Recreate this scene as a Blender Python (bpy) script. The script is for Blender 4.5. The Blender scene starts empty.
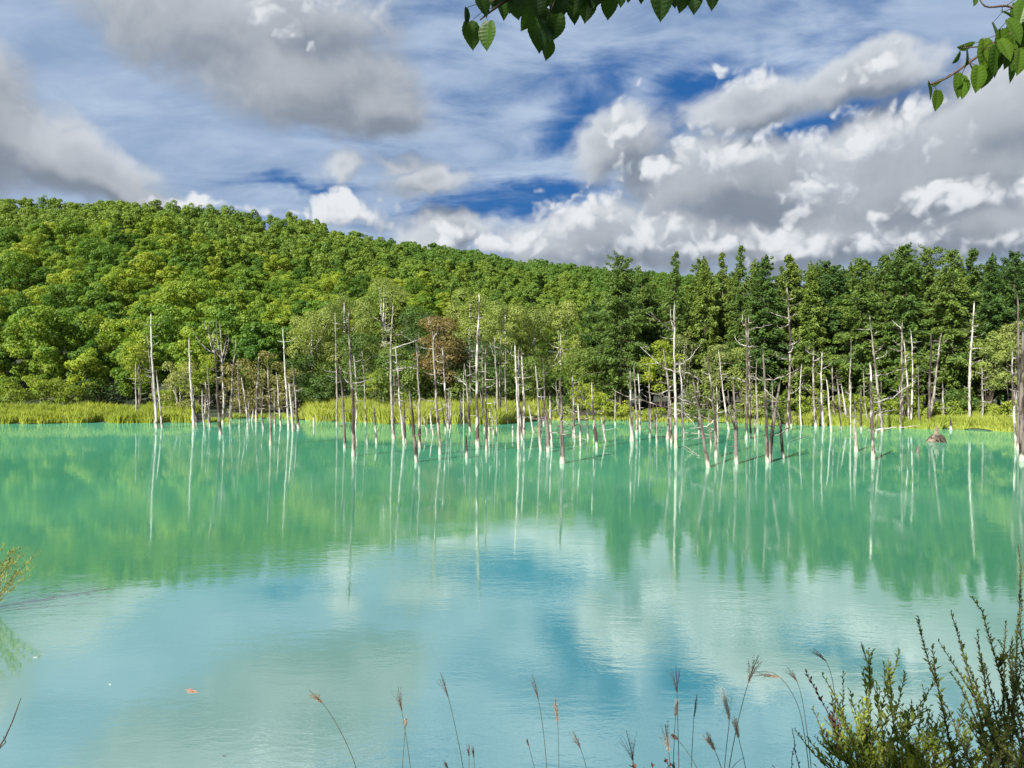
import bpy, math, random
import numpy as np
from mathutils import Vector
R = math.radians
rnd = random.Random(7)
rng = np.random.default_rng(7)
SC = bpy.context.scene
COL = SC.collection

# ------------------------------------------------------------ camera, light
F, CX, HOR, CH = 745.0, 512.0, 384.0, 5.0
cd = bpy.data.cameras.new('camera'); cam = bpy.data.objects.new('camera', cd); COL.objects.link(cam)
cd.sensor_width = 36; cd.lens = F / 1024 * 36; cd.clip_start = 0.05; cd.clip_end = 6000
cam.location = (0, 0, CH); cam.rotation_euler = (R(90), 0, 0)
SC.camera = cam
TO_SUN = Vector((-0.48, -0.68, 0.56)).normalized()
SUN_EL = math.asin(TO_SUN.z); SUN_AZ = math.atan2(TO_SUN.x, TO_SUN.y)
sd = bpy.data.lights.new('sun', 'SUN'); sun = bpy.data.objects.new('sun', sd); COL.objects.link(sun)
sd.energy = 5.0; sd.angle = R(0.5); sd.color = (1.0, 0.95, 0.86)
sun.rotation_euler = TO_SUN.to_track_quat('Z', 'Y').to_euler()
SC.view_settings.view_transform = 'Standard'; SC.view_settings.look = 'None'
SC.view_settings.exposure = 1.6; SC.view_settings.gamma = 1.0
SC.view_settings.use_curve_mapping = False
SC.cycles.max_bounces = 6; SC.cycles.diffuse_bounces = 2; SC.cycles.glossy_bounces = 3
SC.cycles.transmission_bounces = 4; SC.cycles.transparent_max_bounces = 6
SC.cycles.sample_clamp_indirect = 4


class NT:
    """small helper for node trees"""
    def __init__(s, tree): s.t = tree; s.n = tree.nodes; s.l = tree.links
    def add(s, typ, **kw):
        n = s.n.new(typ)
        for k, v in kw.items(): setattr(n, k, v)
        return n
    def put(s, sock, v):
        if isinstance(v, bpy.types.NodeSocket): s.l.new(v, sock)
        elif v is not None: sock.default_value = v
    def math(s, op, a, b=None, c=None, clamp=False):
        n = s.add('ShaderNodeMath', operation=op, use_clamp=clamp)
        for i, v in enumerate((a, b, c)):
            if v is not None: s.put(n.inputs[i], v)
        return n.outputs[0]
    def vm(s, op, a, b=None, out=0):
        n = s.add('ShaderNodeVectorMath', operation=op)
        s.put(n.inputs[0], a)
        if b is not None:
            if op == 'SCALE': s.put(n.inputs['Scale'], b)
            else: s.put(n.inputs[1], b)
        return n.outputs[out]
    def after(s, v, w):      # v, but evaluated once w is known (keeps the shader's stack small)
        n = s.add('ShaderNodeVectorMath', operation='MULTIPLY_ADD')
        s.put(n.inputs[0], w); n.inputs[1].default_value = (1e-7, 1e-7, 1e-7); s.put(n.inputs[2], v)
        return n.outputs[0]
    def noise(s, v, scale, detail=4, rough=.55, dist=0., lac=2.0, col=False):
        n = s.add('ShaderNodeTexNoise'); s.put(n.inputs['Vector'], v)
        n.inputs['Scale'].default_value = scale; n.inputs['Detail'].default_value = detail
        n.inputs['Roughness'].default_value = rough; n.inputs['Distortion'].default_value = dist
        n.inputs['Lacunarity'].default_value = lac
        return n.outputs['Color' if col else 'Fac']
    def maprange(s, v, a, b, c=0., d=1., smooth=True):
        n = s.add('ShaderNodeMapRange', interpolation_type='SMOOTHSTEP' if smooth else 'LINEAR')
        s.put(n.inputs[0], v)
        for i, x in enumerate((a, b, c, d)): s.put(n.inputs[i + 1], x)
        return n.outputs[0]
    def mix(s, f, a, b, blend='MIX'):
        n = s.add('ShaderNodeMix', data_type='RGBA', blend_type=blend)
        s.put(n.inputs[0], f); s.put(n.inputs[6], a); s.put(n.inputs[7], b)
        return n.outputs[2]
    def mapping(s, v, loc=(0, 0, 0), rot=(0, 0, 0), sc=(1, 1, 1), typ='POINT'):
        n = s.add('ShaderNodeMapping', vector_type=typ); s.put(n.inputs[0], v)
        n.inputs['Location'].default_value = loc; n.inputs['Rotation'].default_value = rot
        n.inputs['Scale'].default_value = sc
        return n.outputs[0]


def rgb(r, g, b): return (r, g, b, 1)


# ------------------------------------------------------------ world: nishita sky with drifting clouds
def azel(px, py):
    a = math.atan((px - CX) / F)
    return a, math.atan((HOR - py) / F * math.cos(a))


GREY = [(300, 78, 92, 40, -16, .9), (200, 20, 90, 36, -8, .65), (365, 112, 46, 24, -20, .9), (30, 150, 80, 24, -8, .95), (112, 178, 56, 14, -16, .95),
        (-60, 130, 60, 50, 0, 1), (290, 20, 70, 30, 0, .7),
        (622, 150, 44, 28, 18, .95), (730, 185, 78, 34, -4, 1.1), (745, 102, 48, 20, 8, .9), (850, 86, 62, 20, 4, .95), (425, 188, 36, 12, 0, .85), (395, 172, 30, 8, 0, .5),
        (935, 180, 115, 42, 0, 1.1), (1040, 110, 90, 42, 8, 1.), (450, 234, 44, 16, 0, .9), (800, 235, 230, 28, 0, 1.), (610, 240, 80, 22, 0, .9), (1000, 225, 110, 32, 0, 1), (340, 170, 22, 12, 0, .7)]
WHITE = [(350, 214, 38, 22, 0, 1.05), (330, 200, 18, 12, 0, .8), (194, 202, 34, 8, 0, .9), (285, 215, 28, 5, 0, .6), (500, 246, 70, 16, 0, .9), (460, 238, 40, 14, 0, .8),
         (588, 226, 52, 30, 6, 1.0), (650, 246, 60, 24, 0, .9), (742, 158, 58, 24, -4, .95), (664, 168, 40, 22, 0, .7),
         (868, 150, 62, 26, 4, 1.0), (822, 182, 26, 34, 6, .9), (965, 202, 60, 20, 0, .95), (700, 250, 70, 18, 0, .8),
         (780, 248, 80, 20, 0, .85), (870, 248, 70, 18, 0, .8), (985, 246, 70, 14, 0, .6), (628, 132, 26, 26, 0, .8), (755, 84, 40, 16, 0, .75), (862, 74, 46, 16, 4, .6), (318, 2, 70, 30, 0, .55)]


def ell(N, P, acc, px, py, rx, ry, rot, wt, k, smooth=.18):
    """soft ellipse in azimuth/elevation, joined to what came before"""
    a, e = azel(px, py); t = R(rot); rx, ry = rx / F * k, ry / F * k
    Q = N.vm('SUBTRACT', P if acc is None else N.after(P, acc), (a, e, 0))
    u = N.vm('DOT_PRODUCT', Q, (math.cos(t) / rx, math.sin(t) / rx, 0), out=1)
    v = N.vm('DOT_PRODUCT', Q, (-math.sin(t) / ry, math.cos(t) / ry, 0), out=1)
    d = N.math('SQRT', N.math('MULTIPLY_ADD', u, u, N.math('MULTIPLY', v, v)))
    return N.math('MULTIPLY_ADD', d, -wt, wt)


def cloud_group(name, ells, k, warp, wscale, lump, lscale, det):
    g = bpy.data.node_groups.new(name, 'ShaderNodeTree')
    g.interface.new_socket('Vector', in_out='INPUT', socket_type='NodeSocketVector')
    g.interface.new_socket('Warp', in_out='INPUT', socket_type='NodeSocketVector')
    g.interface.new_socket('D', in_out='OUTPUT', socket_type='NodeSocketFloat')
    g.interface.new_socket('Smooth', in_out='OUTPUT', socket_type='NodeSocketFloat')
    N = NT(g); gi = N.add('NodeGroupInput'); go = N.add('NodeGroupOutput')
    V, Wp = gi.outputs[0], gi.outputs[1]
    sx = N.add('ShaderNodeSeparateXYZ'); N.put(sx.inputs[0], V)
    az = N.math('ARCTAN2', sx.outputs[0], sx.outputs[1]); el = N.math('ARCSINE', sx.outputs[2])
    cb = N.add('ShaderNodeCombineXYZ'); N.put(cb.inputs[0], az); N.put(cb.inputs[1], el)
    P = N.vm('MULTIPLY_ADD', Wp, (warp, warp, 0))
    P.node.inputs[2].default_value = (0, 0, 0); N.put(P.node.inputs[2], cb.outputs[0])
    acc = None
    for (px, py, rx, ry, rot, wt) in ells:
        d = ell(N, P, acc, px, py, rx, ry, rot, wt, k)
        acc = d if acc is None else N.math('SMOOTH_MAX', acc, d, .18)
    # clouds of the same kind round the rest of the sky, faded in outside the view
    far = N.maprange(N.math('ABSOLUTE', az), .72, 1.1)
    hi = N.maprange(el, .48, .8)
    ff = N.math('MAXIMUM', far, hi)
    sw = N.add('ShaderNodeSeparateXYZ'); N.put(sw.inputs[0], Wp)
    gen = N.math('MULTIPLY_ADD', sw.outputs[2], 4.0, -.1)
    acc = N.math('MAXIMUM', acc, N.math('SUBTRACT', gen, N.math('MULTIPLY_ADD', ff, -2, 2)))
    n = N.noise(N.vm('ADD', V, N.vm('SCALE', Wp, .12)), lscale, det, .56)
    b = N.math('MULTIPLY_ADD', n, lump, -lump * .5)
    b = N.math('MULTIPLY_ADD', sw.outputs[2], .5 * lump, b)
    if name == 'bright_clouds':          # billows: rounded cells
        vo = N.add('ShaderNodeTexVoronoi', feature='F1'); N.put(vo.inputs['Vector'], N.vm('ADD', V, N.vm('SCALE', Wp, .2)))
        vo.inputs['Scale'].default_value = 26; vo.inputs['Detail'].default_value = 1.0; vo.inputs['Roughness'].default_value = .55
        b = N.math('ADD', b, N.math('MULTIPLY_ADD', vo.outputs['Distance'], -.75, .34))
    b = N.math('MULTIPLY', b, N.maprange(acc, -.28, .06))
    N.put(go.inputs[0], N.math('ADD', acc, b)); N.put(go.inputs[1], acc)
    return g


def use_group(N, g, v, w):
    n = N.add('ShaderNodeGroup'); n.node_tree = g; N.put(n.inputs[0], v); N.put(n.inputs[1], w)
    return n.outputs[0], n.outputs[1]


W = bpy.data.worlds.new('World'); SC.world = W; W.use_nodes = True
W.cycles.sampling_method = 'MANUAL'; W.cycles.sample_map_resolution = 256
N = NT(W.node_tree); N.n.clear()
tc = N.add('ShaderNodeTexCoord'); D = N.vm('NORMALIZE', tc.outputs['Generated'])
sky = N.add('ShaderNodeTexSky', sky_type='NISHITA', sun_disc=False)
sky.sun_elevation = SUN_EL; sky.sun_rotation = SUN_AZ; sky.air_density = 1.0; sky.dust_density = .3; sky.ozone_density = 3.
skyc = N.vm('SCALE', sky.outputs[0], .10)
hs = N.add('ShaderNodeHueSaturation'); hs.inputs['Saturation'].default_value = 1.35; hs.inputs['Value'].default_value = .40; N.put(hs.inputs['Color'], skyc)
base = N.mix(.75, hs.outputs[0], rgb(.014, .072, .225))
# thin streaky veil
sx = N.add('ShaderNodeSeparateXYZ'); N.put(sx.inputs[0], D)
zz = N.math('ADD', N.math('MAXIMUM', sx.outputs[2], 0), .16)
cbz = N.add('ShaderNodeCombineXYZ')
N.put(cbz.inputs[0], N.math('DIVIDE', sx.outputs[0], zz)); N.put(cbz.inputs[1], N.math('DIVIDE', sx.outputs[1], zz))
streak = N.mapping(cbz.outputs[0], (3.1, 1.7, 0), (0, 0, R(-24)), (1.3, 2.2, 1))
n1 = N.noise(streak, .7, 7, .55, dist=.4); n2 = N.noise(cbz.outputs[0], .42, 4, .5)
n3 = N.noise(streak, 2.2, 6, .6, dist=.5)
veil = N.math('ADD', N.math('MULTIPLY_ADD', n1, .62, N.math('MULTIPLY', n2, .38)), N.math('MULTIPLY_ADD', n3, .22, -.11))
GAPS = [(590, 105, 80, 35, 30, 1), (780, 55, 110, 30, 20, 1), (520, 190, 75, 14, 0, 1.2), (290, 186, 60, 8, 0, 1.1), (850, 125, 90, 18, 12, 1), (480, 212, 60, 10, 0, 1.1),
        (700, 88, 50, 40, 40, .8), (560, 150, 50, 14, 0, .6), (900, 60, 60, 40, 0, .5)]
az = N.math('ARCTAN2', sx.outputs[0], sx.outputs[1]); el = N.math('ARCSINE', sx.outputs[2])
cb = N.add('ShaderNodeCombineXYZ'); N.put(cb.inputs[0], az); N.put(cb.inputs[1], el)
wn = N.vm('SUBTRACT', N.noise(D, 7, 4, .58, col=True), (.5, .5, .5))
wv = N.vm('MULTIPLY', wn, (.16, .09, 0))
PP = N.vm('ADD', cb.outputs[0], wv)
gap = None
for (px, py, rx, ry, rot, wt) in GAPS:
    d = N.math('MAXIMUM', ell(N, PP, gap, px, py, rx, ry, rot, wt, 1.5), 0)
    gap = d if gap is None else N.math('ADD', gap, d)
gap = N.math('MINIMUM', gap, 1)
fill = N.math('MAXIMUM', ell(N, PP, gap, 70, 60, 170, 70, -10, 1, 1.5), ell(N, PP, gap, 900, 20, 120, 25, 0, .6, 1.5))
gap = N.math('SUBTRACT', gap, N.math('MAXIMUM', fill, 0))
vf = N.maprange(N.math('MULTIPLY_ADD', gap, -.33, N.math('MULTIPLY_ADD', n3, .30, N.math('ADD', veil, -.17))), .20, .50, .0, .97)
veilc = N.mix(N.maprange(N.math('MULTIPLY_ADD', n3, .5, N.math('MULTIPLY', n2, .5)), .36, .64), rgb(.145, .205, .305), rgb(.262, .320, .410))
c = N.mix(vf, base, veilc)
gg = cloud_group('soft_clouds', GREY, 1.4, .11, 7, .85, 13, 8)
gw = cloud_group('bright_clouds', WHITE, 1.6, .06, 11, .80, 15, 8)
up = N.vm('NORMALIZE', N.vm('ADD', D, (-.024, -.0, .030)))
up2 = N.vm('NORMALIZE', N.vm('ADD', D, (-.012, -.0, .016)))
w0, ws0 = use_group(N, gw, N.after(D, vf), wn); w1, ws1 = use_group(N, gw, N.after(up2, w0), wn)
g0, gs0 = use_group(N, gg, N.after(D, w1), wn); g1, gs1 = use_group(N, gg, N.after(up, g0), wn)


def lit(d0, s0, d1, s1, ks, kn):
    """how much a point of a cloud faces the sun: smooth body slope plus finer billows"""
    ds = N.math('SUBTRACT', s0, s1); dn = N.math('SUBTRACT', N.math('SUBTRACT', d0, s0), N.math('SUBTRACT', d1, s1))
    return N.math('MULTIPLY_ADD', ds, ks, N.math('MULTIPLY', dn, kn))


lw = N.maprange(lit(w0, ws0, w1, ws1, 1.0, .55), -.38, .42)
lg = N.maprange(lit(g0, gs0, g1, gs1, 1.0, .8), -.42, .58)
core = N.maprange(g0, .15, .9)
cg = N.mix(lg, rgb(.120, .142, .178), rgb(.36, .38, .405))
cg = N.mix(N.math('MULTIPLY', core, .5), cg, rgb(.135, .150, .172))
c = N.mix(N.math('MULTIPLY', N.maprange(g0, -.14, .34), .96), c, cg)
cw = N.mix(lw, rgb(.145, .172, .215), rgb(.43, .445, .465))
c = N.mix(N.math('MULTIPLY', N.maprange(w0, -.04, .40), N.maprange(lw, .0, .75, .25, 1.)), c, cw)
bg = N.add('ShaderNodeBackground'); N.put(bg.inputs[0], c); bg.inputs[1].default_value = 0.62
wo = N.add('ShaderNodeOutputWorld'); N.l.new(bg.outputs[0], wo.inputs[0])


# ------------------------------------------------------------ helpers
def wx(px, Y): return (px - CX) / F * Y
def wz(py, Y): return CH - (py - HOR) / F * Y
def wy(py): return CH * F / (py - HOR)
def W3(px, py, Y): return np.array((wx(px, Y), Y, wz(py, Y)))


def link(name, me, mats, parent=None):
    o = bpy.data.objects.new(name, me); COL.objects.link(o)
    if not isinstance(mats, (list, tuple)): mats = [mats]
    if not me.materials:
        for m in mats: me.materials.append(m)
    if parent is not None: o.parent = parent
    return o


def tag(o, label=None, cat=None, group=None, kind=None):
    if label: o['label'] = label
    if cat: o['category'] = cat
    if group: o['group'] = group
    if kind: o['kind'] = kind
    return o


def empty(name, loc, rz=0, s=1):
    o = bpy.data.objects.new(name, None); COL.objects.link(o)
    o.location = loc; o.rotation_euler = (0, 0, rz); o.scale = (s, s, s); o.empty_display_size = .2
    return o


def copy_thing(o):
    c = o.copy(); COL.objects.link(c)
    for ch in list(o.children):
        d = ch.copy(); COL.objects.link(d); d.parent = c
    return c


class MB:
    """collects quads/triangles in arrays, then makes one mesh"""
    def __init__(s): s.v = []; s.f = []; s.n = 0; s.m = []; s.t = []
    def quads(s, V, mat=0, tint=None):           # V (n,4,3)
        n = len(V)
        if n == 0: return
        s.v.append(V.reshape(-1, 3)); s.f.append(np.arange(s.n, s.n + 4 * n).reshape(n, 4)); s.n += 4 * n
        s.m.append(np.full(n, mat)); s.t.append(np.full(n, .5) if tint is None else np.broadcast_to(tint, (n,)))
    def kites(s, c, a, b, mat=0, tint=None, fold=0.):   # diamond leaf: centre, half axis a, half axis b
        V = np.stack([c - a, c + b - a * .15, c + a, c - b - a * .15], 1)
        s.quads(V, mat, tint)
    def tube(s, pts, rad, seg=6, mat=0, tint=.5, cap=True):
        pts = np.asarray(pts, float); n = len(pts); rad = np.broadcast_to(np.asarray(rad, float), (n,))
        t = np.gradient(pts, axis=0); t /= np.linalg.norm(t, axis=1)[:, None] + 1e-9
        ref = np.array((1., 0, 0)) if abs(t[:, 2]).mean() > .6 else np.array((0, 0, 1.))
        u = np.cross(t, ref); u /= np.linalg.norm(u, axis=1)[:, None] + 1e-9; w = np.cross(t, u)
        an = np.linspace(0, 2 * np.pi, seg, endpoint=False)
        ring = pts[:, None] + rad[:, None, None] * (np.cos(an)[None, :, None] * u[:, None] + np.sin(an)[None, :, None] * w[:, None])
        i0 = s.n; s.v.append(ring.reshape(-1, 3)); s.n += n * seg
        k = np.arange(n - 1)[:, None] * seg; j = np.arange(seg)[None]; j2 = (j + 1) % seg
        q = np.stack([k + j, k + j2, k + seg + j2, k + seg + j], -1).reshape(-1, 4) + i0
        s.f.append(q); s.m.append(np.full(len(q), mat)); s.t.append(np.full(len(q), tint))
        if cap and seg >= 4:
            e = i0 + (n - 1) * seg
            q = np.array([[e, e + i, e + i + 1, e + i + 1 if i + 2 >= seg else e + i + 2] for i in range(1, seg - 1, 2)])
            q = np.array([[e, e + i, e + i + 1, min(e + i + 2, e + seg - 1)] for i in range(1, seg - 2, 2)]) if seg > 4 else np.array([[e, e + 1, e + 2, e + 3]])
            if len(q):
                q = q[[len(set(r)) == 4 for r in q.tolist()]]
                s.f.append(q); s.m.append(np.full(len(q), mat)); s.t.append(np.full(len(q), tint))
    def mesh(s, name, smooth=False):
        v = np.concatenate(s.v).astype(np.float32); f = np.concatenate(s.f).astype(np.int32)
        me = bpy.data.meshes.new(name)
        me.vertices.add(len(v)); me.vertices.foreach_set('co', v.ravel())
        me.loops.add(f.size); me.loops.foreach_set('vertex_index', f.ravel())
        me.polygons.add(len(f)); me.polygons.foreach_set('loop_start', np.arange(0, f.size, 4, dtype=np.int32))
        me.polygons.foreach_set('material_index', np.concatenate(s.m).astype(np.int32))
        at = me.attributes.new('tint', 'FLOAT', 'FACE'); at.data.foreach_set('value', np.concatenate(s.t).astype(np.float32))
        me.update(calc_edges=True)
        me.polygons.foreach_set('use_smooth', np.full(len(f), smooth))
        return me


def unit(n, r=rng):
    d = r.normal(size=(n, 3)); return d / np.linalg.norm(d, axis=1)[:, None]


# ------------------------------------------------------------ materials
def new_mat(name):
    m = bpy.data.materials.new(name); m.use_nodes = True
    N = NT(m.node_tree); N.n.clear(); out = N.add('ShaderNodeOutputMaterial')
    return m, N, out


def leaf_mat(name, dark, mid, light, trans=.35, rough=.55, spec=.25, hue=0.):
    m, N, out = new_mat(name)
    oi = N.add('ShaderNodeObjectInfo'); at = N.add('ShaderNodeAttribute', attribute_name='tint')
    f = N.math('ADD', N.math('MULTIPLY', oi.outputs['Random'], .55), N.math('MULTIPLY', at.outputs['Fac'], .45))
    cr = N.add('ShaderNodeValToRGB'); N.put(cr.inputs[0], f)
    e = cr.color_ramp.elements; e[0].position = .18; e[0].color = rgb(*dark); e[1].position = .85; e[1].color = rgb(*light)
    k = e.new(.5); k.color = rgb(*mid)
    p = N.add('ShaderNodeBsdfPrincipled'); N.put(p.inputs['Base Color'], cr.outputs[0]); p.inputs['Roughness'].default_value = rough
    p.inputs['Specular IOR Level'].default_value = spec
    t = N.add('ShaderNodeBsdfTranslucent'); N.put(t.inputs[0], N.mix(1., cr.outputs[0], rgb(1.25, 1.2, .6), 'MULTIPLY'))
    mx = N.add('ShaderNodeMixShader'); mx.inputs[0].default_value = trans
    N.l.new(p.outputs[0], mx.inputs[1]); N.l.new(t.outputs[0], mx.inputs[2]); N.l.new(mx.outputs[0], out.inputs[0])
    return m


def wood_mat(name, a, b, c, scale=3., stretch=.25, base_pale=False):
    m, N, out = new_mat(name)
    tc = N.add('ShaderNodeTexCoord'); oi = N.add('ShaderNodeObjectInfo')
    v = N.vm('ADD', tc.outputs['Object'], N.vm('SCALE', (1, 1, 1), N.math('MULTIPLY', oi.outputs['Random'], 37)))
    v2 = N.mapping(v, sc=(1, 1, stretch))
    n1 = N.noise(v2, scale, 6, .65); n2 = N.noise(N.mapping(v, sc=(1, 1, .35)), scale * .35, 3, .6)
    col = N.mix(N.maprange(n1, .38, .62), rgb(*a), rgb(*b))
    col = N.mix(N.maprange(N.math('ADD', n2, N.math('MULTIPLY_ADD', oi.outputs['Random'], .16, -.08)), .46, .60), col, rgb(*c))
    if base_pale:
        g = N.add('ShaderNodeNewGeometry'); s = N.add('ShaderNodeSeparateXYZ'); N.put(s.inputs[0], g.outputs['Position'])
        z = N.math('ADD', s.outputs[2], N.math('MULTIPLY_ADD', n1, .8, -.4))
        col = N.mix(N.maprange(z, .25, .55, 1, 0), col, rgb(.22, .22, .18))
    p = N.add('ShaderNodeBsdfPrincipled'); N.put(p.inputs['Base Color'], col); p.inputs['Roughness'].default_value = .8
    p.inputs['Specular IOR Level'].default_value = .2
    bp = N.add('ShaderNodeBump'); bp.inputs['Strength'].default_value = .6; bp.inputs['Distance'].default_value = .03; N.put(bp.inputs['Height'], n1)
    N.l.new(bp.outputs[0], p.inputs['Normal']); N.l.new(p.outputs[0], out.inputs[0])
    return m


M_hill = leaf_mat('foliage_hill', (.048, .116, .014), (.118, .202, .020), (.232, .290, .027), trans=.44)
M_far = leaf_mat('foliage_far', (.032, .090, .017), (.068, .142, .020), (.138, .205, .026), trans=.38)
M_birch = leaf_mat('foliage_birch', (.120, .165, .042), (.185, .238, .055), (.245, .285, .070), trans=.48)
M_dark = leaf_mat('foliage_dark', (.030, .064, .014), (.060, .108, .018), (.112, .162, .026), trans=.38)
M_rust = leaf_mat('foliage_rust', (.105, .085, .032), (.140, .098, .036), (.15, .125, .040), trans=.4)
M_conif = leaf_mat('needles', (.040, .088, .024), (.078, .138, .028), (.140, .195, .036), trans=.38)
M_larch = leaf_mat('needles_larch', (.060, .115, .028), (.098, .158, .034), (.150, .205, .042), trans=.42)
M_bright = leaf_mat('foliage_bright', (.115, .175, .020), (.170, .230, .024), (.235, .275, .030), trans=.45)
M_willow = leaf_mat('foliage_willow', (.130, .165, .052), (.185, .215, .062), (.235, .255, .078), trans=.45)
M_olive = leaf_mat('foliage_olive', (.105, .108, .036), (.150, .148, .044), (.195, .185, .058), trans=.4)
M_reed = leaf_mat('reed', (.15, .22, .030), (.22, .285, .042), (.30, .34, .062), trans=.5)
M_reedy = leaf_mat('reed_yellow', (.20, .255, .034), (.28, .325, .046), (.37, .385, .070), trans=.5)
M_near = leaf_mat('near_leaf', (.020, .050, .008), (.044, .098, .010), (.080, .140, .013), trans=.5, spec=.3, rough=.45)
M_shrub = leaf_mat('shrub_leaf', (.070, .112, .026), (.135, .190, .036), (.215, .260, .050), trans=.45)
M_shrubdk = leaf_mat('shrub_leaf_dark', (.052, .080, .020), (.105, .138, .026), (.185, .205, .038), trans=.42)
M_red = leaf_mat('leaf_reddish', (.05, .022, .018), (.07, .03, .022), (.09, .04, .025), trans=.25)
M_bark = wood_mat('bark', (.045, .035, .025), (.11, .09, .07), (.06, .05, .04))
M_barkp = wood_mat('bark_pale', (.30, .29, .26), (.42, .41, .38), (.10, .09, .08), 2.)
M_deadw = wood_mat('dead_wood_pale', (.17, .16, .14), (.31, .30, .27), (.045, .036, .028), 7., .16, True)
M_deadm = wood_mat('dead_wood_grey', (.075, .065, .052), (.20, .188, .16), (.024, .018, .014), 7., .16, True)
M_deadd = wood_mat('dead_wood_dark', (.012, .009, .007), (.034, .027, .021), (.085, .075, .062), 5., .2, True)
M_twig = wood_mat('twig', (.045, .035, .025), (.09, .07, .05), (.06, .04, .03), 30.)
M_stalk = leaf_mat('stalk', (.05, .06, .03), (.07, .075, .04), (.10, .09, .05), trans=.2)
M_plumed = leaf_mat('plume_dark', (.07, .045, .035), (.10, .07, .055), (.14, .10, .08), trans=.3)
M_plumet = leaf_mat('plume_tan', (.26, .17, .11), (.34, .24, .17), (.42, .32, .24), trans=.4)
M_plumew = leaf_mat('plume_white', (.42, .37, .34), (.5, .46, .42), (.58, .54, .50), trans=.4)

m, N, out = new_mat('forest_floor')
tc = N.add('ShaderNodeTexCoord')
n1 = N.noise(tc.outputs['Object'], .35, 8, .65); n2 = N.noise(tc.outputs['Object'], 4, 5, .6)
colr = N.mix(N.maprange(n1, .35, .65), rgb(.012, .020, .006), rgb(.022, .040, .010))
colr = N.mix(N.maprange(n2, .4, .7), colr, rgb(.018, .018, .008))
p = N.add('ShaderNodeBsdfPrincipled'); N.put(p.inputs['Base Color'], colr); p.inputs['Roughness'].default_value = .95
bp = N.add('ShaderNodeBump'); bp.inputs['Distance'].default_value = .2; N.put(bp.inputs['Height'], n2); N.l.new(bp.outputs[0], p.inputs['Normal'])
N.l.new(p.outputs[0], out.inputs[0]); M_floor = m

# milky mineral water: a bright turquoise suspension under a rippled surface
m, N, out = new_mat('water')
tc = N.add('ShaderNodeTexCoord'); O = tc.outputs['Object']
n1 = N.noise(O, .035, 3, .5)
body = N.mix(N.maprange(n1, .35, .65), rgb(.044, .204, .118), rgb(.056, .238, .148))
warp = N.vm('ADD', O, N.vm('SCALE', N.noise(O, .5, 2, .5, col=True), .6))
ra = N.noise(N.mapping(warp, rot=(0, 0, R(8)), sc=(1.0, 2.4, 1)), 1.7, 4, .6)
rb = N.noise(N.mapping(warp, rot=(0, 0, R(-14)), sc=(1.0, 2.0, 1)), 5.5, 3, .6)
rc = N.noise(O, .45, 2, .5)
gust = N.maprange(N.noise(N.mapping(O, sc=(.6, 1.6, 1)), .11, 4, .55), .36, .68, .25, 1.25)
sp = N.add('ShaderNodeSeparateXYZ'); N.put(sp.inputs[0], O)
near = N.maprange(sp.outputs[1], 8, 42, .85, .24, False)
hgt = N.math('MULTIPLY', N.math('ADD', N.math('MULTIPLY', ra, .020), N.math('MULTIPLY', rb, .0050)), N.math('MULTIPLY', gust, near))
hgt = N.math('ADD', hgt, N.math('MULTIPLY', rc, .010))
bp = N.add('ShaderNodeBump'); bp.inputs['Strength'].default_value = 1; bp.inputs['Distance'].default_value = .30; N.put(bp.inputs['Height'], hgt)
df = N.add('ShaderNodeBsdfDiffuse'); N.put(df.inputs[0], body)
gl = N.add('ShaderNodeBsdfGlossy'); gl.inputs['Color'].default_value = rgb(.96, .98, 1.0); gl.inputs['Roughness'].default_value = .03; N.l.new(bp.outputs[0], gl.inputs['Normal'])
fr = N.add('ShaderNodeFresnel'); fr.inputs[0].default_value = 1.33; N.l.new(bp.outputs[0], fr.inputs['Normal'])
fac = N.maprange(fr.outputs[0], .05, .50, .70, .54, False)
mx = N.add('ShaderNodeMixShader'); N.put(mx.inputs[0], fac); N.l.new(df.outputs[0], mx.inputs[1]); N.l.new(gl.outputs[0], mx.inputs[2])
N.l.new(mx.outputs[0], out.inputs[0]); M_water = m

# ------------------------------------------------------------ terrain
SH = [(-200, 420), (0, 424), (100, 423), (190, 423), (225, 419), (260, 418), (300, 420), (400, 424), (500, 424), (545, 420), (620, 421), (720, 423), (800, 425), (900, 428), (1024, 432), (1200, 436)]
shx = np.array([wx(p, wy(q)) for p, q in SH]); shy = np.array([wy(q) for p, q in SH])
RG = [(-900, 400), (-450, 385), (-262, 380), (-168, 397), (-122, 428), (-74, 487), (-9, 549), (70, 598), (159, 640), (420, 760), (900, 900)]
rgx, rgy = map(np.array, zip(*RG))
FT = [(-900, 108), (-100, 110), (-40, 120), (-10, 160), (30, 200), (100, 250), (400, 350), (900, 400)]
ftx, fty = map(np.array, zip(*FT))


def sstep(t): t = np.clip(t, 0, 1); return t * t * (3 - 2 * t)


def shore(X): return np.interp(X, shx, shy) + .8 * np.sin(X * .55) + .5 * np.sin(X * 1.3 + 1)
def shore_near(X):
    return np.where(X < 0, np.clip(-X / .80, 8.6, 24), np.clip(X / .80, 8.6, 20))


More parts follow.
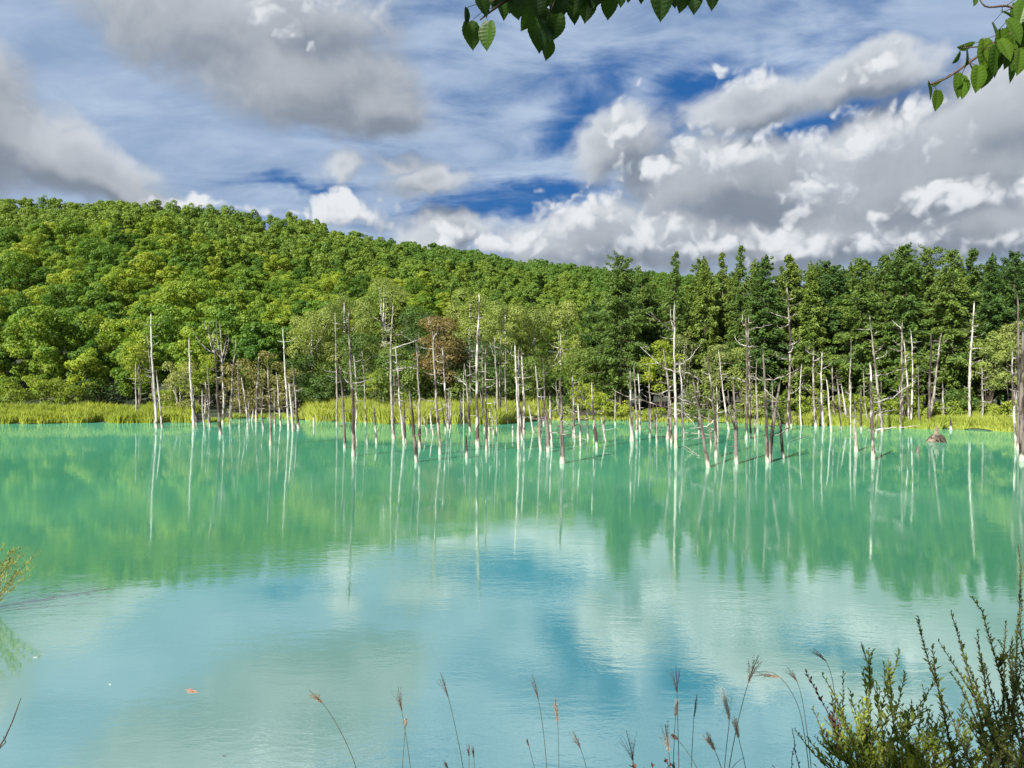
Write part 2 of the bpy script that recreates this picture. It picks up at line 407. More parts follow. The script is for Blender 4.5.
def ground(X, Y):
    X = np.asarray(X, float); Y = np.asarray(Y, float)
    s = Y - shore(X)
    z = -1.2 + 1.35 * sstep((s + 2.5) / 3.2) + .75 * sstep(s / 14)
    t = (Y - np.interp(X, ftx, fty)) / (np.interp(X, rgx, rgy) - np.interp(X, ftx, fty))
    h = 88 * (np.clip(t, 0, 1) ** 1.0) * (1 - .0) - 40 * np.clip(t - 1, 0, 2)
    h = h + np.clip(t, 0, 1) * (1 - np.clip(t, 0, 1)) * 4 * (5 * np.sin(X * .021 + 1.3) * np.sin(Y * .017) + 3 * np.sin(X * .06 + Y * .035))
    z = z + h
    # near bank
    sn = shore_near(X) - Y
    zn = -1.2 + 1.2 * sstep((sn + 2.2) / 2.2) + 3.25 * sstep(np.clip(sn / 6.6, 0, 1)) * np.clip((sn / 6.6), 0, 1) ** .15
    return np.where(Y < 50, zn, z)


gx = np.unique(np.concatenate([np.linspace(-900, -200, 30), np.linspace(-200, 200, 200), np.linspace(200, 900, 30), np.linspace(-20, 20, 200)]))
gy = np.unique(np.concatenate([np.linspace(-80, 0, 10), np.linspace(0, 26, 110), np.linspace(26, 80, 12), np.linspace(80, 140, 90), np.linspace(140, 700, 110), np.linspace(700, 1400, 16)]))
GX, GY = np.meshgrid(gx, gy); GZ = ground(GX, GY)
V = np.stack([GX, GY, GZ], -1); q = np.stack([V[:-1, :-1], V[:-1, 1:], V[1:, 1:], V[1:, :-1]], 2).reshape(-1, 4, 3)
nx, ny = len(gx), len(gy)
b = MB(); b.v.append(V.reshape(-1, 3)); i = (np.arange(ny - 1)[:, None] * nx + np.arange(nx - 1)[None]).ravel()
b.f.append(np.stack([i, i + 1, i + nx + 1, i + nx], -1)); b.m.append(np.zeros(len(i))); b.t.append(np.zeros(len(i))); b.n = nx * ny
tag(link('ground', b.mesh('ground', True), M_floor), kind='structure')
b = MB(); b.quads(np.array([[(-600, 3, 0), (600, 3, 0), (600, 135, 0), (-600, 135, 0)]], float))
tag(link('water', b.mesh('water'), M_water), kind='structure')


# ------------------------------------------------------------ foliage builders
def lobes_to_leaves(b, lobes, n, size, mat, r, flat=.55, tint=None, jit=.55, shape=.62):
    L = np.array([l[0] for l in lobes]); Rr = np.array([l[1] for l in lobes])       # centres, radii (k,3)
    k = len(L); w = (Rr[:, 0] * Rr[:, 1]); idx = r.choice(k, n, p=w / w.sum())
    d = unit(n, r); d[:, 2] = np.where((d[:, 2] < -.3) & (r.random(n) < .45), -d[:, 2], d[:, 2])
    rad = (.62 + .42 * r.random(n) ** .6)[:, None]
    p = L[idx] + d * Rr[idx] * rad
    # drop the ones buried deep inside another lobe
    keep = np.ones(n, bool)
    for j in range(k):
        q = (p - L[j]) / Rr[j]; ins = (q * q).sum(1) < .42
        keep &= ~(ins & (idx != j))
    p, d, idx = p[keep], d[keep], idx[keep]; n = len(p)
    nor = d + unit(n, r) * jit; nor[:, 2] += .35; nor /= np.linalg.norm(nor, axis=1)[:, None]
    t = np.cross(nor, unit(n, r)); t /= np.linalg.norm(t, axis=1)[:, None] + 1e-6; s = np.cross(nor, t)
    sz = size * (.6 + .8 * r.random(n))[:, None]
    lt = r.random(k); tt = np.clip(lt[idx] * .7 + r.random(n) * .3, 0, 1)
    b.kites(p, t * sz * .5, s * sz * .5 * shape, mat, tt)


def broad_crown(r, H, Rad, base=.3, nl=22, low=.35):
    """lobes of a rounded broadleaf crown of height H, radius Rad"""
    lobes = []
    cz = H * (base + (1 - base) * .5); hz = H * (1 - base) * .5
    for i in range(nl):
        a = r.random() * 6.283; u = r.random() ** .5; zf = r.uniform(-1, 1)
        rr = Rad * math.sqrt(max(0, 1 - (zf * .9) ** 2)) * (.45 + .35 * u) * r.uniform(.8, 1.2)
        lr = Rad * r.uniform(.20, .38)
        c = (math.cos(a) * rr, math.sin(a) * rr, cz + zf * hz * .8)
        lobes.append((c, (lr * r.uniform(.85, 1.2), lr, lr * r.uniform(.6, .95))))
    lobes.append(((0, 0, cz), (Rad * .5, Rad * .5, hz * .7)))
    return lobes


def trunk_limbs(b, r, H, rad, lobes, mat=0, seg=6, frac=.75, nlimb=8):
    n = 9; z = np.linspace(-.4, H * frac, n); wob = np.cumsum(r.normal(size=(n, 2)) * rad * .5, 0)
    pts = np.stack([wob[:, 0] * .6, wob[:, 1] * .6, z], 1); pts[:2, :2] = 0
    b.tube(pts, rad * np.linspace(1.15, .25, n) ** 1.0, seg, mat)
    for l in lobes[:nlimb]:
        c = np.array(l[0]); i = min(n - 2, max(2, int(n * (.35 + .4 * r.random()))))
        s0 = pts[i]
        mid = s0 * .5 + c * .5 + np.array((0, 0, -.06 * H))
        tt = np.linspace(0, 1, 5)[:, None]
        cur = (1 - tt) ** 2 * s0 + 2 * tt * (1 - tt) * mid + tt ** 2 * c
        b.tube(cur, rad * np.linspace(.4, .08, 5), 4, mat, cap=False)


def make_conifer_meshes(r, H, Rm, larch=False, sparse=1., n_leaf=1., ex=.7):
    tb = MB(); n = 12; z = np.linspace(-.4, H, n); wob = np.cumsum(r.normal(size=(n, 2)) * .05, 0)
    pts = np.stack([wob[:, 0], wob[:, 1], z], 1); pts[0, :2] = pts[1, :2] = 0
    tb.tube(pts, H * .0095 * np.linspace(1.2, .12, n), 7)
    fb = MB(); C = []; A = []; B = []; T = []
    zc = H * (.16 if larch else .14)
    zz = zc
    # dead lower twigs
    for k in range(14):
        z0 = r.uniform(.04, .3) * H; a = r.random() * 6.283; L = r.uniform(.8, 2.2)
        s0 = np.array((0, 0, z0)); e = s0 + np.array((math.cos(a) * L, math.sin(a) * L, r.uniform(-.4, .3)))
        tb.tube(np.array([s0, (s0 + e) / 2 + (0, 0, .1), e]), np.array((.035, .025, .01)), 3, cap=False)
    while zz < H * .985:
        t = (zz - zc) / (H - zc)
        nb = 3
        a0 = r.random() * 6.283
        env = Rm * (min(1, (t / .16 + .35)) * (1 - t) ** ex + .03) * (1 + .16 * math.sin(t * 17 + Rm * 9))
        for k in range(nb):
            a = a0 + k * 6.283 / nb + r.normal() * .25
            if r.random() < .12 * sparse: continue
            L = env * r.uniform(.4, 1.35)
            rise = (.25 if t > .75 else .05 - .22 * (1 - t)) * L + r.normal() * .25
            m = 7; s = np.linspace(0, 1, m)[:, None]
            dirv = np.array((math.cos(a), math.sin(a), 0.))
            cur = np.array((0, 0, zz)) + dirv * L * s + np.array((0, 0, 1.)) * (rise * s + (.22 * L) * (s ** 2 - s) * (-.3))
            if L > .8: tb.tube(cur[::3], np.array((.045, .03, .01))[:len(cur[::3])] * (1.2 - t), 3, cap=False)
            cnt = int((14 + 23 * L) * n_leaf * (1 if t < .8 else 1.2))
            u = r.random(cnt) ** .62 * .97 + .05
            side = np.array((-math.sin(a), math.cos(a), 0.))
            wdt = .34 * L * (1 - u) * .9 + .12
            off = r.normal(size=cnt) * wdt * .62
            c = np.array((0, 0, zz)) + dirv * (L * u)[:, None] + side * off[:, None]
            c[:, 2] += rise * u + .066 * L * (u - u * u) * 1.0 - abs(off) * .28 - r.random(cnt) * (.25 + .35 * (1 - t)) + .12 * r.normal(size=cnt)
            ax = dirv * r.uniform(.3, 1, cnt)[:, None] + side * (np.sign(off) * r.uniform(.2, 1., cnt))[:, None] + np.array((0, 0, -1.)) * r.uniform(-.1, .75, cnt)[:, None]
            ax /= np.linalg.norm(ax, axis=1)[:, None]
            bx = np.cross(ax, unit(cnt, r) + (0, 0, 1.2)); bx /= np.linalg.norm(bx, axis=1)[:, None] + 1e-6
            ls = (.25 if t < .8 else .18) * r.uniform(.6, 1.3, cnt)[:, None]
            C.append(c); A.append(ax * ls); B.append(bx * ls * (.42 if larch else .46)); T.append(np.clip(u * .6 + .35 * r.random(cnt) + r.normal() * .1, 0, 1))
        zz += r.uniform(.16, .34) * (1 if t < .8 else .9) * (1.25 if sparse > 1 else 1)
    fb.kites(np.concatenate(C), np.concatenate(A), np.concatenate(B), 0, np.concatenate(T))
    return tb.mesh('conifer_trunk', True), fb.mesh('conifer_crown')


# ------------------------------------------------------------ hillside forest
hill_meshes = []
for k in range(9):
    r = np.random.default_rng(100 + k)
    H = r.uniform(9, 14.5); Rad = r.uniform(3.2, 5.2)
    lobes = broad_crown(r, H, Rad, .06, (44, 80, 58)[k % 3])
    lobes = [(c, tuple(q * (.92, .70, .82)[k % 3] for q in w_)) for c, w_ in lobes]
    b = MB(); trunk_limbs(b, r, H, .2, lobes, 1, 5, .6, 5)
    lobes_to_leaves(b, lobes, 13000, .35, 0, r, jit=.8)
    hill_meshes.append(b.mesh('hill_tree'))
for me in hill_meshes:
    me.materials.append(M_hill); me.materials.append(M_bark)

pts = []
cell = {}
sp_ = 6.6
tries = 0
rr = random.Random(5)
while tries < 60000 and len(pts) < 2600:
    tries += 1
    Y = rr.uniform(118, 680); u = rr.uniform(-.76, .30); X = u * Y
    if rr.random() > Y / 500 + .15: continue
    yf = float(np.interp(X, ftx, fty)); yr = float(np.interp(X, rgx, rgy))
    if Y < yf + 2 or Y > yr + 14: continue
    spc = sp_ * (1 if Y < 260 else 1.1 if Y < 420 else 1.25 if u < -.24 else 1.0)
    ci, cj = int(X // 9), int(Y // 9); ok = True
    for i in range(ci - 1, ci + 2):
        for j in range(cj - 1, cj + 2):
            for (x2, y2) in cell.get((i, j), ()):
                if (x2 - X) ** 2 + (y2 - Y) ** 2 < spc * spc: ok = False; break
            if not ok: break
        if not ok: break
    if not ok: continue
    px = CX + F * u
    z = float(ground(X, Y)); topy = HOR - (z + 12 - CH) / Y * F
    cover = np.interp(px, [240, 300, 340, 400, 480, 540, 585, 600, 700], [400, 335, 300, 292, 290, 308, 300, 268, 262])
    if topy > cover + (14 if px < 570 else 45): continue
    cell.setdefault((ci, cj), []).append((X, Y)); pts.append((X, Y, z, px, topy))
pts.sort(key=lambda p: p[1])
print('hill trees', len(pts))
NEARN = 285
HG = 'broadleaf trees crowded on the hillside'
for i, (X, Y, z, px, ty) in enumerate(pts[:NEARN]):
    o = bpy.data.objects.new('broadleaf_tree', hill_meshes[rr.randrange(9)]); COL.objects.link(o)
    s = rr.uniform(.7, 1.2)
    o.location = (X, Y, z - .3); o.rotation_euler = (0, 0, rr.random() * 6.283); o.scale = (s, s, s * rr.uniform(.88, 1.1))
    tag(o, 'rounded broadleaf tree in full green leaf, one of the many crowded on the hillside', 'tree', HG)
r = np.random.default_rng(77)
fm = []
for k in range(5):
    b = MB(); lobes = broad_crown(r, 12, 4.3, .1, 26); lobes_to_leaves(b, lobes, 3200, .60, 0, r, jit=.8)
    fm.append((b.v[0].copy(), b.t[0].copy()))
b = MB()
for i, (X, Y, z, px, ty) in enumerate(pts[NEARN:]):
    v, t = fm[i % 5]; a = rr.random() * 6.283; s = rr.uniform(.8, 1.15) * (1 if Y < 420 else 1.08 if px < 330 else .86); c_, s_ = math.cos(a) * s, math.sin(a) * s
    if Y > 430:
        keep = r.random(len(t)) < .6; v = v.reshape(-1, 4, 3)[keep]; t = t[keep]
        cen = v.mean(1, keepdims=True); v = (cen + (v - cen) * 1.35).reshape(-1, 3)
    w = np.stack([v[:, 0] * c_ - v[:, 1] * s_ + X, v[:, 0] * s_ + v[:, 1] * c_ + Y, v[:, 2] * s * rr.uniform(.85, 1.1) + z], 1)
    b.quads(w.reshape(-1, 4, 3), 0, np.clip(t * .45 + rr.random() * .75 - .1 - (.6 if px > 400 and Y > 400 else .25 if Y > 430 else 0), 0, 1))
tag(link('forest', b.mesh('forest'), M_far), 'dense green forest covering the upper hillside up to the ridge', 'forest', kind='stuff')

# ------------------------------------------------------------ living trees behind the shore


def living_tree(name, label, cat, px, py_top, Y, mat, seed, wpx=None, base=.25, leaf=.30, n=9000, nl=30, bark=None, group=None, drift=0, lob=1.):
    r = np.random.default_rng(seed); X = wx(px, Y); z0 = float(ground(X, Y)) - .1
    H = wz(py_top, Y) - z0; Rad = (wpx / F * Y / 2) if wpx else H * .2
    root = empty(name, (X, Y, z0)); tag(root, label, cat, group)
    lobes = broad_crown(r, H * .98, Rad, base, nl)
    lobes = [(c, tuple(q * lob for q in rr_)) for c, rr_ in lobes]
    b = MB(); trunk_limbs(b, r, H, max(.05, H * .011), lobes, 0, 6, .85, 12); link('trunk', b.mesh('trunk', True), bark or M_bark, root)
    b = MB(); lobes_to_leaves(b, lobes, n, leaf, 0, r, jit=.5); link('crown', b.mesh('crown'), mat, root)
    return root


def shore_at(px):
    """distance of the far waterline along the direction of a picture column"""
    Y = np.full(np.shape(px), 100.)
    for _ in range(8): Y = shore((np.asarray(px) - CX) / F * Y)
    return Y


def tree_y(px, d): return float(shore_at(px)) + d


BG = 'tall leafy trees behind the reed bank'
# px, top, extra distance, material, width px, label
for i, (px, ty, d, mt, w, lab, bk) in enumerate([
    (312, 300, 24, M_birch, 62, 'pale green birch at the left end of the tall trees behind the reeds', M_barkp),
    (345, 284, 30, M_birch, 66, 'tall pale green birch behind the two tallest bare poles near the reeds', M_barkp),
    (385, 272, 34, M_birch, 66, 'tall leafy birch reaching above its neighbours behind the branched dead tree', M_barkp),
    (300, 350, 16, M_dark, 50, 'low dark broadleaf tree beside the olive willow scrub', M_bark),
    (360, 330, 20, M_dark, 70, 'dark shaded broadleaf tree behind the bright sapling', M_bark),
    (420, 300, 26, M_dark, 60, 'dark green broadleaf tree just left of the rust coloured tree', M_bark),
    (440, 312, 15, M_rust, 58, 'tree with rust orange foliage turning early behind the reed bank', M_barkp),
    (470, 284, 32, M_birch, 70, 'pale green birch behind the tallest white dead pole', M_barkp),
    (505, 292, 26, M_birch, 56, 'light green tree right of the tallest white dead pole', M_barkp),
    (478, 335, 18, M_dark, 66, 'dark leafy tree under the birches behind the reeds', M_bark),
    (535, 300, 24, M_birch, 58, 'olive green birch in the middle of the far shore', M_barkp),
    (562, 292, 22, M_birch, 50, 'yellowish birch next to the big dark larch', M_barkp),
    (520, 350, 14, M_dark, 60, 'dark round tree behind the cluster of pale poles', M_bark),
    (580, 345, 16, M_dark, 60, 'shaded dark tree between the yellowish birch and the big larch', M_bark),
    (322, 372, 15, M_dark, 50, 'squat dark tree behind the left part of the central reeds', M_bark),
    (452, 362, 19, M_dark, 56, 'squat dark tree right behind the rust coloured tree', M_bark),
    (425, 368, 17, M_dark, 52, 'squat dark tree at the back of the reeds left of the rust coloured tree', M_bark),
    (492, 366, 17, M_dark, 54, 'squat dark tree behind the reeds right of the tallest white pole', M_bark),
    (548, 366, 17, M_dark, 54, 'squat dark tree at the right end of the central reeds', M_bark),
    (372, 372, 18, M_dark, 50, 'squat dark tree right behind the slender sapling', M_bark),
    (608, 362, 17, M_dark, 50, 'squat dark tree in the gap left of the broad larch', M_bark),
    (398, 345, 14, M_dark, 56, 'low dark leafed tree at the back edge of the reeds', M_bark),
]):
    living_tree('birch_tree' if bk is M_barkp else 'broadleaf_tree', lab, 'tree', px, ty, tree_y(px, d), mt, 300 + i, w, .04 if mt is M_dark else .20, .27, 13000, 44, bk, BG)

# conifers: larches along the right half
con = []
for k in range(6):
    r = np.random.default_rng(40 + k)
    con.append(make_conifer_meshes(r, 24., [5.4, 3.9, 5.2, 3.2, 4.9, 4.4][k], larch=k in (0, 3), sparse=1 if k != 3 else 2.2, n_leaf=1.25, ex=[.50, .72, .60, .85, .52, .66][k]))
for k, (t, c) in enumerate(con): t.materials.append(M_bark); c.materials.append(M_larch if k in (0, 3, 5) else M_conif)
CG = 'tall conifers standing behind the right shore'
# front row (px, top y, extra distance, mesh, label)
FR = [(620, 254, 9, 0, 'broad pale green larch at the left end of the conifer row'),
      (676, 247, 16, 3, 'slim larch with sparse feathery top just right of the broad pale larch'),
      (594, 300, 22, 4, 'shorter conifer tucked behind the left side of the broad pale larch'),
      (648, 285, 20, 5, 'conifer filling the gap between the broad larch and the slim larch'),
      (704, 262, 15, 1, 'narrow conifer right of the sparse topped larch'),
      (722, 248, 22, 3, 'thin topped conifer whose tip stands above the gap in the row'),
      (741, 241, 17, 3, 'tall conifer with a clear tiered spire near the middle of the row'),
      (765, 256, 12, 2, 'dense conifer just right of the tiered spire'),
      (790, 252, 16, 5, 'conifer standing behind the many branched dead pole'),
      (812, 262, 10, 1, 'conifer behind the pair of slender grey poles'),
      (836, 264, 15, 4, 'rounded conifer between taller ones right of centre of the row'),
      (860, 258, 11, 2, 'dark conifer above the leaning forked dead trunk'),
      (884, 252, 16, 5, 'conifer directly behind the thick white pole with long side branches'),
      (905, 243, 12, 4, 'tall broad conifer left of the yellow leafed small tree'),
      (930, 246, 14, 0, 'pale broad larch behind the yellow leafed small tree'),
      (952, 250, 10, 2, 'dense conifer above the root stump in the water'),
      (972, 246, 15, 5, 'conifer behind the tall smooth white pole at the right'),
      (992, 254, 11, 1, 'conifer between the smooth white pole and the grey green bush'),
      (1014, 250, 14, 4, 'broad conifer above the dark poles at the right end')]
for i, (px, ty, d, k, lab) in enumerate(FR):
    Y = tree_y(px, d); X = wx(px, Y); z0 = float(ground(X, Y)) - .1; H = wz(ty, Y) - z0; s = H / 24
    root = empty('larch_tree' if k in (0, 3, 5) else 'conifer_tree', (X, Y, z0), rnd.random() * 6.283)
    root.scale = (s, s, s); tag(root, lab, 'tree', CG)
    link('trunk', con[k][0], M_bark, root); link('crown', con[k][1], M_conif, root)
CB = 'conifers filling the back rows of the wood'
first = None
rr = random.Random(9)
for row, (d, off, ty0) in enumerate([(23, 0, 270), (30, 9, 268), (38, 3, 266), (47, 12, 264)]):
    px = 612 + off
    while px < 1120:
        Y = tree_y(min(px, 1024), d) + rr.uniform(-2.5, 2.5); X = wx(px, Y); z0 = float(ground(X, Y)) - .1
        ty = ty0 + rr.uniform(-8, 14) + (12 if px < 700 else 0); H = wz(ty, Y) - z0; s = H / 24; k = rr.choice((1, 2, 4, 5, 3))
        root = empty('conifer_tree', (X, Y, z0), rr.random() * 6.283); root.scale = (s, s, s)
        tag(root, 'dark conifer in the back rows, mostly hidden behind the front conifers', 'tree', CB)
        link('trunk', con[k][0], M_bark, root); link('crown', con[k][1], M_conif, root)
        px += rr.uniform(24, 34)

# ------------------------------------------------------------ bushes and saplings along the far shore


def bush(label, px, py_top, d, mat, wpx, seed, n=2600, leaf=.24, cat='bush', name='bush', nl=16, group=None, base=.02, Y=None):
    r = np.random.default_rng(seed); Y = Y or tree_y(px, d); X = wx(px, Y); z0 = max(.05, float(ground(X, Y))) - .05
    H = wz(py_top, Y) - z0; Rad = wpx / F * Y / 2
    root = empty(name, (X, Y, z0)); tag(root, label, cat, group)
    lobes = broad_crown(r, H, Rad, base, nl)
    b = MB()
    for c, q in lobes[:9]:
        c = np.array(c); s0 = np.array((r.normal() * .15, r.normal() * .15, -.1)); t = np.linspace(0, 1, 5)[:, None]
        b.tube((1 - t) ** 2 * s0 + 2 * t * (1 - t) * (s0 * .7 + c * .3 + (0, 0, H * .25)) + t * t * c, np.linspace(.045, .012, 5), 4, cap=False)
    link('stems', b.mesh('stems'), M_bark if mat is not M_willow else M_barkp, root)
    b = MB(); lobes_to_leaves(b, lobes, n, leaf, 0, r, jit=.9); link('foliage', b.mesh('foliage'), mat, root)
    return root


SB = 'bushes and small trees along the far shore'
for i, (px, ty, d, mt, w, n, lab) in enumerate([
    (12, 376, 16, M_bright, 44, 3600, 'bright green rounded bush at the far left of the yellow reeds'),
    (45, 374, 18, M_bright, 46, 3600, 'yellow green bush beside the far left one behind the reeds'),
    (72, 384, 17, M_bright, 26, 1800, 'small yellow green bush at the right end of the bush clump'),
    (100, 380, 20, M_dark, 60, 3600, 'dark bush in the shade behind the yellow reeds'),
    (165, 388, 12, M_bright, 26, 1600, 'low bright bush beside the tall leaning pair of white poles'),
    (180, 355, 9, M_willow, 40, 3600, 'feathery pale willow bush left of the white candelabra dead tree'),
    (205, 350, 7, M_bright, 30, 2400, 'bright yellow green small tree behind the white candelabra dead tree'),
    (235, 362, 4, M_olive, 40, 3000, 'brownish willow scrub just right of the white candelabra dead tree'),
    (262, 346, 8, M_olive, 46, 4000, 'taller olive willow with grey dead wood in front'),
    (284, 356, 4, M_olive, 36, 3000, 'olive green willow bush at the left end of the reed bank'),
    (250, 385, 2.5, M_olive, 40, 2400, 'low brown green scrub at the water edge under the olive willow'),
    (582, 374, 2.5, M_bright, 26, 2200, 'bright leafy bush growing around a dead pole at the shore'),
    (600, 392, 2, M_bright, 34, 2200, 'drooping yellow green bush at the edge of the dark larch'),
    (560, 398, 3, M_dark, 36, 1800, 'low dark bush between the reed bank and the bright leafy bush'),
    (622, 402, 2, M_bright, 30, 1700, 'low bush at the water edge under the broad larch'),
    (662, 340, 8, M_bright, 44, 3800, 'yellow green small tree behind the tall dead tree with long curved branches'),
    (684, 328, 12, M_willow, 34, 2800, 'slim pale green tree right of the tall dead tree with curved branches'),
    (716, 334, 6, M_willow, 34, 3400, 'feathery pale willow in front of the dark conifers'),
    (742, 344, 8, M_birch, 42, 3200, 'light green small tree right of the feathery pale willow'),
    (700, 384, 4, M_birch, 40, 2400, 'grey green low bush behind the dark leaning trunks'),
    (758, 388, 4, M_birch, 40, 2000, 'low pale bush behind the forked dark trunk'),
    (905, 346, 6, M_bright, 26, 2400, 'small tree with bright yellow leaves behind the grey poles'),
    (990, 330, 6, M_birch, 44, 3600, 'grey green bushy tree near the right end of the shore'),
    (1014, 318, 9, M_willow, 40, 3000, 'pale grey green tree behind the dark poles at the right end'),
    (965, 388, 5, M_dark, 40, 2000, 'dark bush behind the reeds at the right'),
]):
    small = ty < 352
    bush(lab, px, ty, d, mt, w, 500 + i, n, .24, 'tree' if small else 'bush', 'small_tree' if small else 'bush', 18, SB, .28 if small and px > 600 else .04)
living_tree('small_tree', 'small round crowned tree with bright leaves left of the pair of thin poles', 'tree', 140, 330, tree_y(140, 15), M_bright, 601, 40, .3, .26, 3600, 18, group=SB)
living_tree('small_tree', 'slender bright green sapling standing alone at the back of the reeds', 'tree', 376, 364, tree_y(376, 9), M_bright, 602, 20, .35, .22, 900, 10, group=SB)
# undergrowth clumps along the right shore
rr = random.Random(3)
UG = 'bright low bushes along the right shore'
px = 786
while px < 1010:
    t_ = 'reedy' if px > 930 else 'round'
    bush('low %s yellow green shore bush in the undergrowth row on the right' % ('upright' if t_ == 'reedy' else 'leafy'), px, rr.uniform(382, 398) if t_ == 'round' else rr.uniform(396, 402), rr.uniform(3.5, 6.), M_bright if t_ == 'round' else M_reed, rr.uniform(24, 34), 700 + int(px), 1500, .24, 'bush', 'bush', 10, UG)
    px += rr.uniform(13, 18)
for i, px in enumerate([545, 566, 640, 656, 676, 696, 716, 738, 760, 778]):
    bush('low leafy shore bush in the shade beneath the conifers', px, rr.uniform(402, 410), rr.uniform(1., 2.5), rr.choice((M_bright, M_birch, M_dark)), 28, 800 + i, 1100, .22, 'bush', 'bush', 8, 'low bushes beneath the conifers')


# reeds and grass: stuff
def reeds(name, label, x0, x1, d0, d1, n, hmin, hmax, mat, seed, wid=.05):
    r = np.random.default_rng(seed)
    px = r.uniform(x0, x1, n); dd = d0 + (d1 - d0) * r.random(n) ** 1.3
    Y = shore_at(px) + dd; X = (px - CX) / F * Y
    Y = np.maximum(Y, shore_at(px) + d0 + .7 * np.sin(X * .8) + .5 * np.sin(X * 2.1 + 1))
    z = np.maximum(ground(X, Y), -.05)
    edge = np.clip(np.minimum(px - x0, x1 - px) / 14, .25, 1)
    patch = .8 + .3 * np.sin(X * .9 + np.sin(Y * .7) * 2) * np.sin(Y * .5 + X * .23)
    h = r.uniform(hmin, hmax, n) * edge * patch
    base = np.stack([X, Y, z - .05], 1)
    lean = np.stack([r.normal(size=n) * .16, r.normal(size=n) * .16, np.ones(n)], 1)
    top = base + lean * h[:, None]; a = r.random(n) * 3.14
    s = np.stack([np.cos(a), np.sin(a), 0 * a], 1) * (wid * r.uniform(.6, 1.5, n))[:, None]
    mid = (base + top) / 2 + np.stack([r.normal(size=n) * .03] * 3, 1) * 0
    tip = top + np.stack([lean[:, 0] * h * .6, lean[:, 1] * h * .6, -.06 * h], 1)
    b = MB()
    tt = np.clip(r.random(n) * .6 + .25 * np.sin(X * .4) + .2, 0, 1)
    b.quads(np.stack([base - s, base + s, mid + s * .9, mid - s * .9], 1), 0, tt)
    b.quads(np.stack([mid - s * .9, mid + s * .9, tip + s * .12, tip - s * .12], 1), 0, tt)
    return tag(link(name, b.mesh(name), mat), label, 'reeds', kind='stuff')


reeds('reeds', 'yellow green reeds fringing the far shore on the left', -60, 205, -.3, 16, 26000, .9, 1.9, M_reedy, 1, .06)
reeds('reeds', 'tall green reed bank in the centre of the far shore', 296, 560, -.5, 16, 36000, 1.6, 2.7, M_reed, 2, .06)
reeds('reeds', 'yellow green reeds and grasses fringing the right shore', 775, 1060, -.6, 3.2, 26000, .6, 1.7, M_reed, 3, .06)
reeds('grass', 'thin shore grass below the conifers', 540, 790, -.2, 3, 5000, .3, .9, M_reed, 4, .05)
reeds('grass', 'thin shore grass below the willow scrub', 196, 306, -.2, 3, 3000, .3, .9, M_reed, 5, .05)

